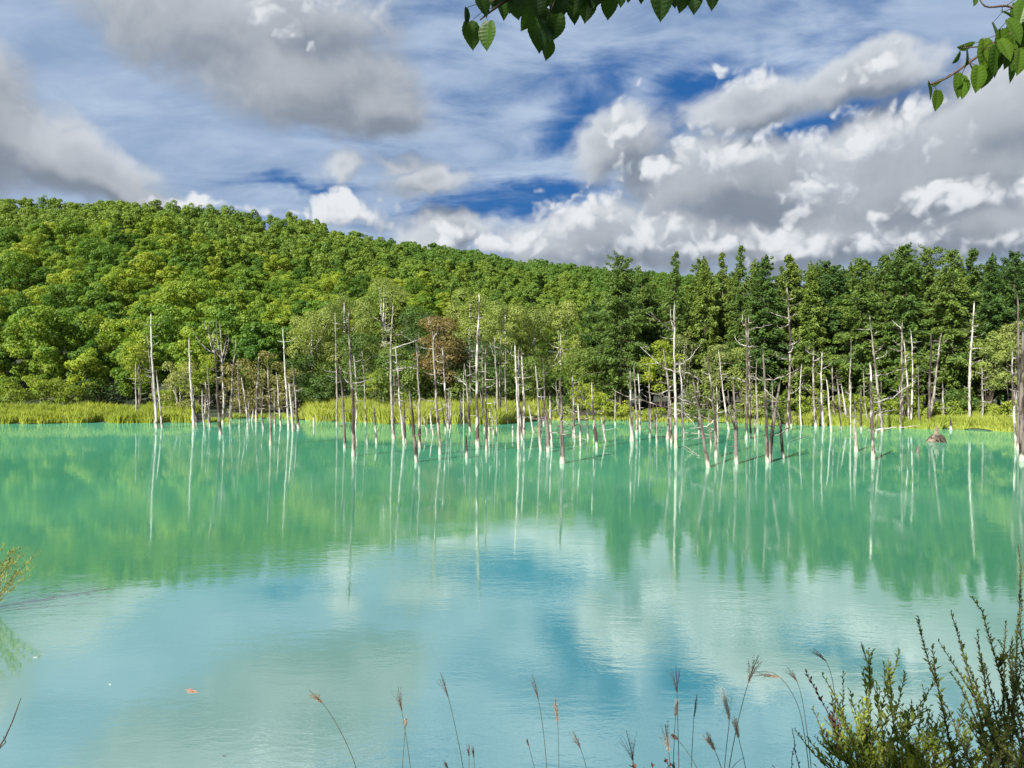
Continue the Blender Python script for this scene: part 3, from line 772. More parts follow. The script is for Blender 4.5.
# ------------------------------------------------------------ dead trees standing in the lake
# base px, base py, top px, top py, width px, wood (p pale, m grey, d dark), number of random twigs, branches, label
DT = [
    (136, 417, 135.6, 364, 1.3, 'p', 0, [], 'thin straight pole, the paler and left one of the thin pair at the left reeds'),
    (139.6, 417, 138.4, 366, 1.2, 'm', 0, [], 'thin straight pole, the greyer and right one of the thin pair at the left reeds'),
    (157, 428, 151, 314, 3.2, 'p', 5, [], 'tall white dead trunk tapering to a fine tip, left leg of the leaning pair'),
    (162.5, 427.5, 156.5, 371, 2.6, 'p', 0, [], 'shorter white trunk leaning onto the tall fine tipped one'),
    (155, 424, 147, 336, 1.3, 'm', 2, [], 'very thin grey stem leaning left behind the tall fine tipped trunk'),
    (194, 428, 189, 340, 3.2, 'p', 1, [], 'bare pale pole with blunt top, left of the white candelabra dead tree'),
    (196.5, 426, 192, 384, 2, 'm', 0, [], 'short grey pole hugging the right side of the blunt pale pole'),
    (204.5, 428.5, 202, 391, 1.6, 'p', 0, [], 'thin pole between the blunt pale pole and the candelabra tree'),
    (210, 427, 205, 381, 2.2, 'p', 0, [], 'slightly leaning pale pole left of the forked grey trunk'),
    (208, 424, 207, 365, 1.2, 'm', 0, [], 'hair thin upright stem behind the slightly leaning pale pole'),
    (220.5, 435, 214.5, 352, 3.6, 'm', 2, [(214.5, 352, 211, 345, 204, 321), (214.5, 352, 207, 349, 195, 336), (214, 345, 210, 334, 208, 322)], 'grey trunk with antler shaped fork at its top, standing nearer than the candelabra tree'),
    (223, 424, 221.5, 356, 3.0, 'p', 2, [(221.5, 362, 218, 345, 216, 319), (221.5, 358, 221, 340, 219, 322), (222, 360, 225, 344, 228, 330), (222, 366, 226, 352, 229, 337), (221.5, 362, 214, 345, 213, 330)], 'white dead tree spreading into several upright stems like a candelabra'),
    (231, 420, 236, 342, 2.2, 'p', 1, [], 'white pole leaning right beside the candelabra dead tree'),
    (239.5, 428, 238, 362, 1.6, 'm', 2, [], 'thin grey pole rising out of the brownish willow scrub'),
    (248, 421, 241.5, 378, 2.1, 'p', 0, [], 'pale pole leaning left in front of the olive willow'),
    (249.5, 421.5, 248, 392, 1.3, 'm', 0, [], 'short thin stem crossing the foot of the left leaning pale pole'),
    (256, 422, 259, 356, 2.6, 'p', 0, [], 'clean pale pole leaning slightly right before the olive willow'),
    (252, 421, 253.5, 408, 1.6, 'p', 0, [], 'knee high pale stub between two poles near the olive willow'),
    (261.5, 418, 262.5, 385, 2.0, 'm', 0, [], 'grey pole close behind the one with the dark upper half'),
    (270.7, 445, 267.5, 368, 3.2, 'm', 0, [], 'stout pole with dark upper half standing well forward of its neighbours at the left'),
    (281, 426, 276.5, 375, 2.0, 'p', 0, [], 'pale pole leaning left between the dark topped pole and the tall slender one'),
    (288.5, 430, 283, 330, 2.5, 'p', 2, [], 'tall slender pale pole at the edge of the olive willow'),
    (293, 432, 289, 384, 2.5, 'p', 0, [], 'short pale pole leaning on the tall slender one at the olive willow'),
    (298.5, 428, 293.5, 369, 3.0, 'm', 2, [], 'brownish grey trunk at the left tip of the reed bank'),
    (314, 426, 314, 414, 2.2, 'p', 0, [], 'short pale stub alone in front of the left end of the reed bank'),
    (337, 425, 335, 313, 2.2, 'm', 3, [], 'tall thin grey pole left of the tall thick mottled one'),
    (344.5, 448, 340, 367, 3.4, 'd', 1, [], 'dark brown trunk between the tall thin pole and the tall mottled one'),
    (353.2, 456, 348.6, 310, 3.8, 'm', 3, [], 'very tall mottled trunk leaning left with its dark foot far forward'),
    (356, 428, 353.8, 356, 1.8, 'p', 0, [], 'thin pale pole right behind the very tall mottled trunk'),
    (365.5, 424, 362, 351, 1.7, 'm', 2, [], 'thin pole leaning left near the bright sapling'),
    (367.5, 444, 367.5, 433.5, 2.2, 'm', 0, [], 'small squat stub below the bright sapling'),
    (376.5, 443, 373.8, 407, 2.5, 'p', 0, [], 'short pale pole with pointed top below the bright sapling'),
    (384, 423, 383, 397, 1.4, 'm', 0, [], 'thin short pole in the reeds right of the bright sapling'),
    (394.5, 439, 393, 307, 3.3, 'm', 3, [(393, 327, 386, 330, 384, 322), (393, 334, 402, 333, 406.5, 322), (394, 349, 404, 345, 421, 338), (395, 372, 404, 368, 417, 369), (393, 340, 387, 344, 382, 341)], 'tall straight grey dead tree with several upcurved side branches'),
    (404, 445, 395.5, 348, 2.6, 'p', 0, [], 'pale trunk leaning against the straight dead tree with upcurved branches'),
    (416.3, 462, 409.5, 391, 3.9, 'd', 1, [], 'dark brown trunk with white foot standing furthest forward left of the tallest pole'),
    (419.8, 447, 416, 343, 3.2, 'm', 2, [(416, 364, 411, 367, 397, 371)], 'straight grey pole right of the furthest forward dark brown trunk'),
    (440.5, 454, 432.5, 331, 3.2, 'm', 3, [(432.6, 331, 430, 322, 428, 316), (433, 340, 437, 330, 438, 322)], 'tall grey trunk leaning left in front of the rust coloured tree'),
    (448.7, 427, 442.3, 346, 3.0, 'p', 1, [], 'pale trunk leaning left just right of the rust coloured tree'),
    (470.5, 431, 465.3, 370, 3.2, 'm', 1, [(465.3, 384, 461, 381, 457, 379)], 'grey trunk with small side twig left of the tallest white pole'),
    (466.7, 458, 466, 435.5, 3.2, 'd', 0, [], 'dark stub with white foot left of the base of the tallest white pole'),
    (477.7, 447, 479, 295, 4.0, 'p', 2, [], 'tallest white pole of the lake, smooth and gently curved'),
    (487.3, 451, 486, 348, 2.6, 'm', 1, [], 'slim pole with dark foot just right of the tallest white pole'),
    (495.8, 436, 495.3, 429, 2.2, 'd', 0, [], 'tiny dark stub in the gap right of the tallest white pole'),
    (502, 422, 501, 338, 2.0, 'm', 2, [], 'thin grey pole in the reeds left of the cluster of pale poles'),
    (499.5, 419, 494.6, 338, 2.6, 'm', 1, [(496.5, 358, 492, 350, 489, 341)], 'grey pole leaning left in the reeds with one raised twig'),
    (507.5, 424, 506, 351, 1.7, 'm', 1, [], 'thin straight pole immediately left of the cluster of pale poles'),
    (518.6, 449, 515, 346, 3.2, 'p', 0, [], 'front pale pole of the cluster of three at the right end of the reeds'),
    (523.6, 434, 521.3, 353, 3.8, 'p', 0, [], 'thickest pale pole of the cluster of three at the right end of the reeds'),
    (522.5, 440, 518.5, 350, 2.6, 'm', 0, [], 'greyer rear pole of the cluster of three at the right end of the reeds'),
    (431, 426, 431, 406, 1.4, 'm', 0, [], 'short thin stick in the reeds under the rust coloured tree'),
    (454.5, 424, 454, 409, 1.6, 'p', 0, [], 'short pale stick at the foot of the reeds behind the leaning pale trunk'),
    (460.7, 426, 460, 392, 1.5, 'm', 0, [], 'thin upright stick in the reeds just left of the tallest white pole'),
    (470, 420, 469.5, 341, 1.7, 'm', 2, [], 'thin grey pole rising from the reeds behind the tallest white pole'),
    (483, 420, 481.8, 338, 1.7, 'm', 1, [], 'thin grey pole rising from the reeds between tallest pole and slim dark footed pole'),
    (513, 436, 512.6, 425, 1.8, 'p', 0, [], 'tiny pale stub at the left foot of the cluster of three pale poles'),
    (540.2, 450, 535.6, 366, 3.1, 'm', 2, [], 'grey pole leaning left, just right of the cluster of three pale poles'),
    (544, 424, 543, 358, 2.2, 'd', 1, [], 'brown pole at the shore right end of the reed bank'),
    (548.3, 452, 547, 411, 4.2, 'd', 0, [(547, 424, 545.5, 418, 545.3, 411)], 'dark split stump standing in a clump left of the thick blackened trunk'),
    (551.8, 447, 549.8, 396, 2.4, 'p', 2, [], 'pale pole close behind the dark split stump'),
    (562.6, 463, 560, 382, 5.0, 'd', 1, [(560, 420, 557.5, 402, 556.3, 379), (562, 432, 570, 436, 580, 438), (561, 420, 570, 424, 583, 425)], 'thick blackened trunk with torn top near the bright leafy bush'),
    (575, 439, 572.4, 378, 2.2, 'p', 1, [], 'pale pole in front of the bright leafy bush'),
    (588, 438, 587, 411, 2.0, 'm', 0, [], 'short grey pole below the bright leafy bush'),
    (597, 448, 591.8, 383, 3.2, 'm', 2, [], 'grey trunk leaning left at the drooping yellow green bush'),
    (604, 432, 603.4, 407, 2.0, 'm', 0, [], 'short grey pole right of the drooping yellow green bush'),
    (615.5, 425, 615.3, 391, 2.0, 'm', 0, [], 'slim pole holding the raised end of the long low branch'),
    (632, 441, 630.2, 372, 4.2, 'p', 0, [], 'thick white pole with dark foot, front one of three below the bright treetop'),
    (636.5, 434, 634, 368, 3.0, 'm', 0, [], 'grey middle pole of three below the bright treetop'),
    (640, 430, 638, 374, 2.2, 'p', 0, [], 'thin pale right hand pole of three below the bright treetop'),
    (650.3, 429, 649.3, 366, 1.7, 'm', 1, [], 'thin single pole between the trio of poles and the tall branched dead tree'),
    (668, 439, 663.3, 348, 3.2, 'm', 2, [], 'grey pole leaning left beside the tall dead tree with curved branches'),
    (671, 443, 670.7, 400, 2.4, 'm', 0, [], 'short pole at the foot of the tall dead tree with curved branches'),
    (675.7, 448, 674.6, 305, 3.6, 'p', 3, [(674.6, 331, 664, 325, 649.7, 311), (676, 365, 688, 360, 702, 340.5), (673, 371, 656, 361, 637, 343), (676, 372, 690, 374, 700, 380), (676, 384, 664, 392, 651, 394), (677, 396, 690, 402, 706, 404), (671, 330, 671, 316, 671, 304)], 'tall pale dead tree with long curved branches reaching to both sides'),
    (683, 437, 679.5, 366, 3.2, 'p', 1, [(681, 400, 690, 404, 700, 406), (681, 412, 690, 420, 698, 428)], 'pale trunk at the right side of the tall dead tree with curved branches'),
    (699, 434, 698.2, 408, 1.8, 'm', 0, [], 'short thin pole behind the blackened leaning trunk'),
    (708.6, 467.5, 693.5, 382, 4.4, 'd', 1, [(699, 408, 698, 390, 698, 374)], 'blackened trunk leaning strongly left, nearest of the dead trees in the middle'),
    (715.4, 457, 706.6, 356, 3.5, 'm', 3, [(710, 400, 703, 396, 692, 398), (712, 420, 705, 426, 690, 428)], 'mottled trunk leaning left right behind the blackened leaning trunk'),
    (717.8, 437, 716.5, 388, 1.8, 'p', 0, [], 'thin pale pole right of the mottled leaning trunk'),
    (729, 430, 718.6, 352, 2.2, 'p', 1, [], 'slender pale pole leaning left in front of the feathery pale willow'),
    (736.8, 464, 733.5, 384, 4.2, 'd', 1, [(733.6, 430, 729, 412, 727.7, 391), (733, 408, 729, 402, 728, 396)], 'dark trunk with a white slender side stem, left of the tall pole with curled tip'),
    (746.6, 439, 746, 318, 3.3, 'p', 3, [(746, 326, 742, 322, 744.5, 310), (746, 345, 738, 342, 735, 336), (746, 382, 735, 378, 720, 376.6), (746.5, 376, 756, 378, 764, 382), (746, 396, 752, 380, 762, 378)], 'tall pale pole with a curled tip and thin side branches'),
    (750.3, 438, 748.8, 316, 2.6, 'm', 2, [(749, 330, 758, 328, 773, 324)], 'tall grey pole standing just right of the curled tip pole'),
    (757.6, 432, 756.8, 362, 2.0, 'm', 2, [], 'thin grey pole between the curled tip pole and the forked dark trunk'),
    (768, 463, 763, 350, 4.2, 'd', 3, [(765, 382, 784, 376, 801, 367), (764, 390, 774, 398, 780, 398)], 'dark trunk, upright left arm of the V shaped pair in the water'),
    (769.5, 461, 779.6, 384, 4.4, 'd', 1, [], 'dark bare trunk leaning right, right arm of the V shaped pair'),
    (783, 458.5, 780, 418, 3.6, 'd', 1, [(780, 420, 778, 414, 777, 409), (781, 430, 792, 424, 800, 414)], 'short dark stump just right of the V shaped pair'),
    (787, 430, 786.8, 288, 3.4, 'm', 5, [(786.8, 319, 780, 316, 770.6, 312), (787, 318, 792, 316, 796, 312), (787, 326, 781, 328, 777, 325), (787, 344, 795, 343, 802, 338), (787, 378, 795, 374, 804, 366), (787, 392, 796, 391, 804, 380), (787, 352, 792, 350, 794, 344), (786, 360, 779, 358, 776, 352)], 'tall dead conifer pole with many short side branches all the way up'),
    (773, 426, 772, 382, 2.0, 'm', 0, [], 'thin short pole behind the V shaped pair'),
    (815.7, 427, 813.4, 349, 3.2, 'm', 4, [(813.5, 355, 808, 352, 805, 350), (814, 361, 820, 358, 823, 354), (814, 392, 805, 388, 799, 384)], 'grey pole with short side twigs right of the many branched tall pole'),
    (824, 427, 822, 353, 2.5, 'p', 0, [(823, 368, 828, 366, 830, 362)], 'smooth pale pole with one short twig beside the twiggy grey pole'),
    (831.4, 432, 826.6, 380, 2.5, 'p', 0, [], 'pale pole leaning left, first of the close set group of four slim poles'),
    (835.7, 425, 832.2, 368, 3.0, 'm', 0, [(832.3, 378, 836, 376, 837, 370)], 'tallest of the close set group of four slim poles'),
    (840, 425, 837, 380, 2.2, 'p', 0, [], 'slim pole, third from the left in the close set group of four'),
    (846.6, 425, 841, 383, 2.5, 'p', 0, [], 'slim pole leaning left, at the right end of the close set group of four'),
    (806.6, 424, 806.4, 417.5, 2.2, 'd', 0, [], 'tiny dark stub at the shore left of the smooth pale pole'),
    (850, 420, 851, 341, 2.4, 'm', 1, [], 'grey pole with blunt top rising from the bright low bushes'),
    (856.5, 452, 855.2, 402, 4.0, 'm', 0, [], 'mottled half height pole left of the thick white branched pole'),
    (861.4, 430, 861, 389, 2.0, 'm', 0, [], 'slim grey pole behind the mottled half height pole'),
    (867.5, 420, 863.3, 372, 1.8, 'm', 1, [], 'very thin leaning stem left of the thick white branched pole'),
    (873, 460, 870.2, 365, 4.4, 'p', 1, [(871, 379, 886, 374, 906.6, 368.5), (872, 398, 890, 398, 916, 380), (873, 414, 886, 411, 900, 410.5), (873.5, 433, 890, 428, 920, 426)], 'thick white pole with long white branches all pointing right'),
    (882, 432, 869.8, 317, 3.2, 'm', 2, [(877, 350, 881, 348, 885, 342), (878, 358, 884, 356, 887, 350), (874, 336, 876, 333, 876, 330)], 'tall grey pole leaning left behind the thick white branched pole'),
    (903, 422, 902.4, 323, 3.2, 'm', 2, [(902.4, 329, 897, 325, 891.8, 320), (902.4, 345, 897, 344, 893, 338), (902.4, 352, 897, 351, 893, 347)], 'grey pole with short left pointing branches, left of the yellow leafed tree'),
    (908, 424, 904, 342, 2.5, 'p', 1, [(905, 356, 910, 353, 915, 349)], 'pale pole right behind the one with left pointing branches'),
    (911, 425, 910.7, 331, 2.4, 'p', 2, [], 'tall slim pale pole directly beside the yellow leafed tree'),
    (919.5, 427, 918, 366, 2.2, 'd', 1, [], 'thin dark pole in front of the yellow leafed tree'),
    (927.8, 427, 931.3, 334, 3.4, 'd', 4, [(930.5, 342, 936, 341, 941, 340), (929.6, 374, 936, 372, 944, 368), (929, 396, 935, 390, 942, 388)], 'dark trunk with side twigs, left one of the crossing pair near the root stump'),
    (929, 416, 941.5, 333, 3.0, 'm', 3, [(939, 344, 944, 342, 948, 338), (937, 354, 940, 350, 941, 346)], 'grey trunk leaning right across the dark one near the root stump'),
    (943.8, 421, 942.6, 384, 2.5, 'm', 2, [], 'short grey pole in the reeds behind the root stump'),
    (917.9, 453, 917.5, 446, 3.0, 'd', 0, [], 'tiny dark stub alone in open water left of the root stump'),
    (950.8, 430, 950.6, 420.5, 3.0, 'd', 0, [], 'low dark stub right of the root stump'),
    (969.3, 422, 974.2, 303, 3.0, 'p', 4, [(973, 326, 977, 326, 979, 327), (972, 350, 978, 348, 984, 348), (971, 366, 977, 362, 983, 361)], 'tall smooth white pole near the right end of the shore'),
    (981.3, 422, 981.8, 368, 2.8, 'm', 4, [(982, 402, 990, 402, 998, 396), (981.6, 378, 986, 378, 990, 376), (981.6, 390, 986, 390, 991, 388)], 'shorter grey twiggy pole right of the tall smooth white pole'),
    (996.2, 431, 996, 426.5, 2.8, 'd', 0, [(996.2, 432, 1003, 440, 1014, 446), (996.2, 431, 1005, 428, 1015, 433)], 'dark stub with thin sticks trailing on the water toward the right end'),
    (1017.8, 450, 1017.5, 297, 4.0, 'd', 4, [], 'tall dark mottled trunk near the right end of the lake'),
    (1022, 461, 1023, 332, 6.2, 'd', 2, [], 'thickest dark trunk, cut by the right edge of the view'),
    (1016.5, 448, 1012, 350, 3.0, 'p', 1, [], 'pale curved pole left of the tall dark mottled trunk'),
]
WM = {'p': M_deadw, 'm': M_deadm, 'd': M_deadd, 's': M_bark}
r = np.random.default_rng(21)
DG = 'dead trees standing in the lake'


def dead_tree(bx, by, tx, ty, w, wood, ntw, brs, label, i):
    DG = 'dead trees standing in the lake' if i < 300 else 'thin dead stems among the poles'
    r = np.random.default_rng(1000 + i)
    Y = wy(by); gy_ = float(shore_at(bx))
    zb = 0.
    if Y > gy_ + 1: Y = gy_ + 1.0; zb = .1
    B = np.array((wx(bx, Y), Y, zb)); dy = r.normal() * .35
    T = W3(tx, ty, Y + dy); H = T[2]
    root_loc = (B[0], B[1], 0)
    n = max(5, int(H / .7) + 3); s = np.linspace(0, 1, n)
    pts = B[None] * (1 - s)[:, None] + T[None] * s[:, None]
    wob = np.cumsum(r.normal(size=(n, 2)), 0); wob -= np.outer(s, wob[-1]); wob *= .022 * min(1.2, H / 6)
    curve = r.normal() * .009 * H * np.sin(s * math.pi)
    pts[:, 0] += wob[:, 0] + curve; pts[:, 1] += wob[:, 1]
    R0 = w / F * Y / 2 * .84
    rad = R0 * (1.12 - .72 * s ** (1.1 if H > 5 else 2.)) * (1 + .10 * r.normal(size=n)).clip(.75, 1.3)
    rad[0] *= 1.1
    if wood == 'd' or H < 3: rad[-1] = max(rad[-1], R0 * .45)
    pts = np.vstack([pts[:1] - (0, 0, 1.), pts]); rad = np.r_[rad[0] * 1.1, rad]
    loc = np.array(root_loc)
    b = MB(); b.tube(pts - loc, rad, 8, 0)
    # torn splinters at the top
    for k in range(3):
        o = (r.random(3) - .5) * rad[-1] * 1.2; o[2] = 0
        p0 = pts[-1] + o; p1 = p0 + (T - B) / max(H, .5) * r.uniform(.08, .4) * min(1, H / 4)
        b.tube(np.array([p0 - (0, 0, .12), p0, p1]) - loc, np.array((1, .8, .15)) * rad[-1] * .4, 4, 0, cap=False)
    # short broken stubs on the trunk
    for k in range(int(H * 2.2)):
        f = r.uniform(.25, .95); j = int(f * (len(pts) - 2)) + 1; a = r.random() * 6.283; L = r.uniform(.1, .6) ** 1.3
        e = pts[j] + np.array((math.cos(a) * L, math.sin(a) * L, L * r.uniform(-.2, .6)))
        b.tube(np.array([pts[j], e]) - loc, (.03, .012), 4, 0, cap=False)
    me = b.mesh('dead_trunk', True)
    if H < .9: wood = 's'
    kids = []
    for (x0, y0, x1, y1, x2, y2) in brs:
        d = r.normal() * .8
        P0, P1, P2 = W3(x0, y0, Y), W3(x1, y1, Y + d * .5), W3(x2, y2, Y + d)
        j = np.argmin(((pts - P0) ** 2).sum(1)); P0 = pts[j] * .6 + P0 * .4 if abs(pts[j][2] - P0[2]) < .7 else P0
        t = np.linspace(0, 1, 10)[:, None]; P1 = 2 * P1 - .5 * P0 - .5 * P2
        cur = (1 - t) ** 2 * P0 + 2 * t * (1 - t) * P1 + t * t * P2
        cur[1:-1] += r.normal(size=(8, 3)) * .035; L = np.linalg.norm(P2 - P0)
        kb = MB(); kb.tube(cur - loc, np.linspace(max(.045, R0 * .45), .014, 10), 5, 0, cap=False)
        for q in range(int(L * 2.2)):
            j = r.integers(2, 9); v = r.normal(size=3) * (.3, .2, .2) + (0, 0, .12); e = cur[j] + v * r.uniform(.5, 1.6)
            kb.tube(np.array([cur[j], (cur[j] + e) / 2 + (0, 0, .02), e]) - loc, (.016, .012, .006), 3, 0, cap=False)
        kids.append(kb)
    for q in range(ntw + (int(H * .5) if H > 3 else 0)):
        f = r.uniform(.35, .97); j = int(f * (len(pts) - 2)) + 1; a = r.random() * 6.283; L = r.uniform(.5, 1.5)
        v = np.array((math.cos(a), math.sin(a) * .8, 0)) * L
        P0 = pts[j]; P1 = P0 + v * .5 + (0, 0, -.05 * L); P2 = P0 + v + (0, 0, r.uniform(.0, .5) * L)
        t = np.linspace(0, 1, 6)[:, None]
        kb = MB(); kb.tube((1 - t) ** 2 * P0 + 2 * t * (1 - t) * P1 + t * t * P2 - loc, np.linspace(.032, .008, 6), 4, 0, cap=False); kids.append(kb)
    cat = 'stump' if H < 1.2 else 'dead tree'; nm = 'tree_stump' if H < 1.2 else 'dead_tree'
    if kids:
        root = empty(nm, root_loc); tag(root, label, cat, DG)
        link('trunk', me, WM[wood], root)
        for kb in kids: link('branch', kb.mesh('dead_branch', True), M_deadw if wood != 'd' else M_deadm, root)
    else:
        root = link(nm, me, WM[wood]); root.location = root_loc; tag(root, label, cat, DG)
    return root


for i, row in enumerate(DT):
    dead_tree(*row, i)

# crowded thin stems between the larger ones
rr = random.Random(44)
for k in range(46):
    lo, hi, b0, b1 = rr.choice([(395, 535, 420, 446), (400, 520, 420, 432), (540, 625, 426, 446), (640, 790, 426, 450), (790, 950, 424, 440), (200, 300, 420, 430)])
    bx = rr.uniform(lo, hi); by = rr.uniform(b0, b1); hh = rr.uniform(16, 62)
    dead_tree(bx, by, bx - rr.uniform(-1, 5), by - hh, rr.uniform(1.2, 2.1), rr.choice('mmpd'), rr.choice((0, 1, 2)), [], 'very thin bare stem, one of the slightest among the crowded dead poles in the lake', 300 + k)

# long fallen branch held up between poles, and sticks lying on the water
def stick(p, rads, label, name='fallen_branch', cat='branch', mat=M_deadm):
    b = MB(); p = np.array(p); n = 14; t = np.linspace(0, 1, n); k = np.linspace(0, 1, len(p))
    cur = np.stack([np.interp(t, k, p[:, j]) for j in range(3)], 1); cur[1:-1] += r.normal(size=(n - 2, 3)) * .04
    b.tube(cur, np.linspace(rads[0], rads[1], n), 5); return tag(link(name, b.mesh(name, True), mat), label, cat)


Yb = wy(441)
stick([W3(613, 389, Yb + 2), W3(625, 396, Yb + 1), W3(650, 403, Yb), W3(675, 409, Yb - .5), W3(697, 418, Yb - 1)], (.03, .07), 'long thin white branch slanting low across the trio of poles and the tall branched tree')
Yb = wy(436)
stick([W3(682, 433, Yb), W3(696, 433, Yb), W3(712, 435, Yb)], (.05, .02), 'thin white stick lying just above the water right of the pale trunk')
Yb = wy(441)
stick([W3(684, 446, wy(447)), W3(700, 456, wy(457))], (.03, .02), 'thin white stick slanting on the water left of the blackened leaning trunk')
stick([W3(790, 441, wy(442)), W3(808, 435, wy(436))], (.02, .03), 'thin stick floating right of the short dark stump beside the V shaped pair')
stick([W3(790, 424, wy(426)), W3(804, 419, wy(425)), W3(812, 421, wy(425))], (.03, .015), 'small forked stick above the water at the foot of the many branched pole')
stick([W3(549, 432, wy(440)), W3(566, 428, wy(440)), W3(586, 440, wy(441))], (.03, .02), 'thin bent stick running right from the thick blackened trunk')

# root stump islet
sx_, sy_ = 936.5, 442; Y = wy(sy_); root = empty('root_stump', (wx(sx_, Y), Y, 0))
tag(root, 'brown uprooted stump sitting like a small islet in the water on the right', 'stump')
b = MB(); n = 7; zz = np.linspace(-.3, .55, n); rad = np.array((.75, .72, .68, .62, .6, .5, .36))
b.tube(np.stack([.1 * np.sin(zz * 5), .1 * np.cos(zz * 4), zz], 1), rad, 12)
for k in range(10):
    a = r.random() * 6.283; L = r.uniform(.5, .95)
    b.tube(np.array([(math.cos(a) * .2, math.sin(a) * .2, .45), (math.cos(a) * L * .7, math.sin(a) * L * .7, .35 * r.random() + .15), (math.cos(a) * L, math.sin(a) * L, -.15)]), (.16, .12, .05), 6)
me = b.mesh('stump_body', True); V_ = np.empty(len(me.vertices) * 3, np.float32); me.vertices.foreach_get('co', V_); V_ += r.normal(size=len(V_)) * .07; me.vertices.foreach_set('co', V_)
M_rot = wood_mat('rotten_wood', (.07, .055, .04), (.16, .135, .10), (.03, .024, .018), 5., 1.)
link('stump_body', me, M_rot, root)
for k, (dx, h) in enumerate([(0, 1.35), (.12, 1.1), (-.1, 1.0)]):
    b = MB(); b.tube(np.array([(dx, 0, .6), (dx * 1.3, 0, h), (dx * 2, .05, h + .12)]), (.10, .06, .02), 6); link('root', b.mesh('stump_root', True), M_rot, root)

# ------------------------------------------------------------ near bank plants
def ztop(py, Y): return wz(py, Y)


GGRP = 'flowering grass stalks on the near bank'
# points (px,py) from tip downward, plume length px, kind (d dark, t tan, w white), spread, distance, label
ST = [
    ([(309, 690), (325, 704), (343, 735), (358, 770)], 20, 't', 5, 4.6, 'grass stalk with tan plume bending far left, leftmost of the stalks'),
    ([(398, 687), (402, 712), (407, 742), (411, 770)], 27, 'd', 5, 4.4, 'grass stalk with compact dark plume left of centre'),
    ([(406, 718), (404, 745), (402, 770)], 10, 't', 1, 4.7, 'faint thin stalk crossing behind the compact dark plume'),
    ([(440, 672), (449, 698), (457, 735), (464, 770)], 30, 'd', 5, 4.3, 'tall leaning stalk with dark forked plume at centre left'),
    ([(469, 744), (469, 758), (469, 772)], 14, 'd', 2, 4.2, 'short stubby dark plume, left of the low pair'),
    ([(473, 746), (474, 760), (475, 774)], 14, 'd', 2, 4.25, 'short stubby dark plume, right of the low pair'),
    ([(444, 760), (448, 768), (452, 780)], 8, 'd', 3, 4.2, 'plume tip just peeking over the lower edge of the view'),
    ([(532, 674), (539, 700), (544, 735), (547, 770)], 28, 'd', 4, 4.4, 'upright stalk with slim dark plume near the centre'),
    ([(555, 698), (558, 722), (559, 770)], 22, 't', 2, 4.5, 'fine straight stalk with narrow brown plume near the centre'),
    ([(527, 739), (531, 755), (536, 772)], 8, 'd', 1, 4.6, 'faint short stalk left of the upright slim plumed one'),
    ([(573, 731), (580, 746), (588, 772)], 20, 'd', 4, 4.2, 'short stalk with dark red plume leaning left'),
    ([(626, 730), (631, 750), (635, 770)], 30, 'd', 9, 4.2, 'open branching dark plume low beside the bottom leaves'),
    ([(676, 666), (677, 692), (678, 730), (679, 770)], 26, 'd', 6, 4.4, 'tall upright stalk with spiky dark plume left of the white plumes'),
    ([(677, 700), (675, 720), (673, 770)], 16, 'w', 2, 4.5, 'stalk with small pale plume under the spiky dark one'),
    ([(697, 694), (694, 712), (691, 770)], 20, 'd', 3, 4.5, 'slim stalk with greyish plume right of the spiky dark one'),
    ([(665, 724), (668, 746), (671, 772)], 26, 't', 7, 4.1, 'low bushy brown grey plume left of the arching stalk'),
    ([(672, 734), (684, 746), (700, 772)], 3, 't', 1, 4.15, 'bare arching stem beside the low bushy plume'),
    ([(722, 688), (731, 712), (727, 740), (724, 772)], 28, 'w', 5, 4.3, 'stalk with fluffy whitish plume left of the big tan plume'),
    ([(734, 716), (738, 736), (742, 752), (747, 772)], 24, 'w', 5, 4.35, 'stalk with lower fluffy whitish plume at the crossing leaves'),
    ([(759, 655), (750, 675), (738, 720), (728, 772)], 26, 't', 9, 4.2, 'tall stalk with spreading pinkish tan plume'),
    ([(755, 672), (772, 667), (785, 680), (800, 706), (806, 745), (810, 772)], 26, 't', 6, 4.25, 'long stalk arching over to the left with drooping tan plume'),
    ([(787, 667), (795, 672), (803, 700), (812, 772)], 14, 'd', 4, 4.3, 'arching stalk with small brown plume beside the leafy shrub'),
    ([(813, 648), (827, 655), (834, 685), (842, 772)], 22, 'd', 5, 4.4, 'arching stalk with dark drooping plume above the leafy shrub'),
    ([(861, 642), (868, 665), (878, 700), (885, 772)], 20, 'd', 2, 4.4, 'straight narrow brown spike rising from the leafy shrub'),
    ([(706, 732), (716, 752), (724, 775)], 16, 'w', 4, 4.1, 'low wispy white plume at the foot of the tan plumed stalk'),
]
PM = {'d': M_plumed, 't': M_plumet, 'w': M_plumew}
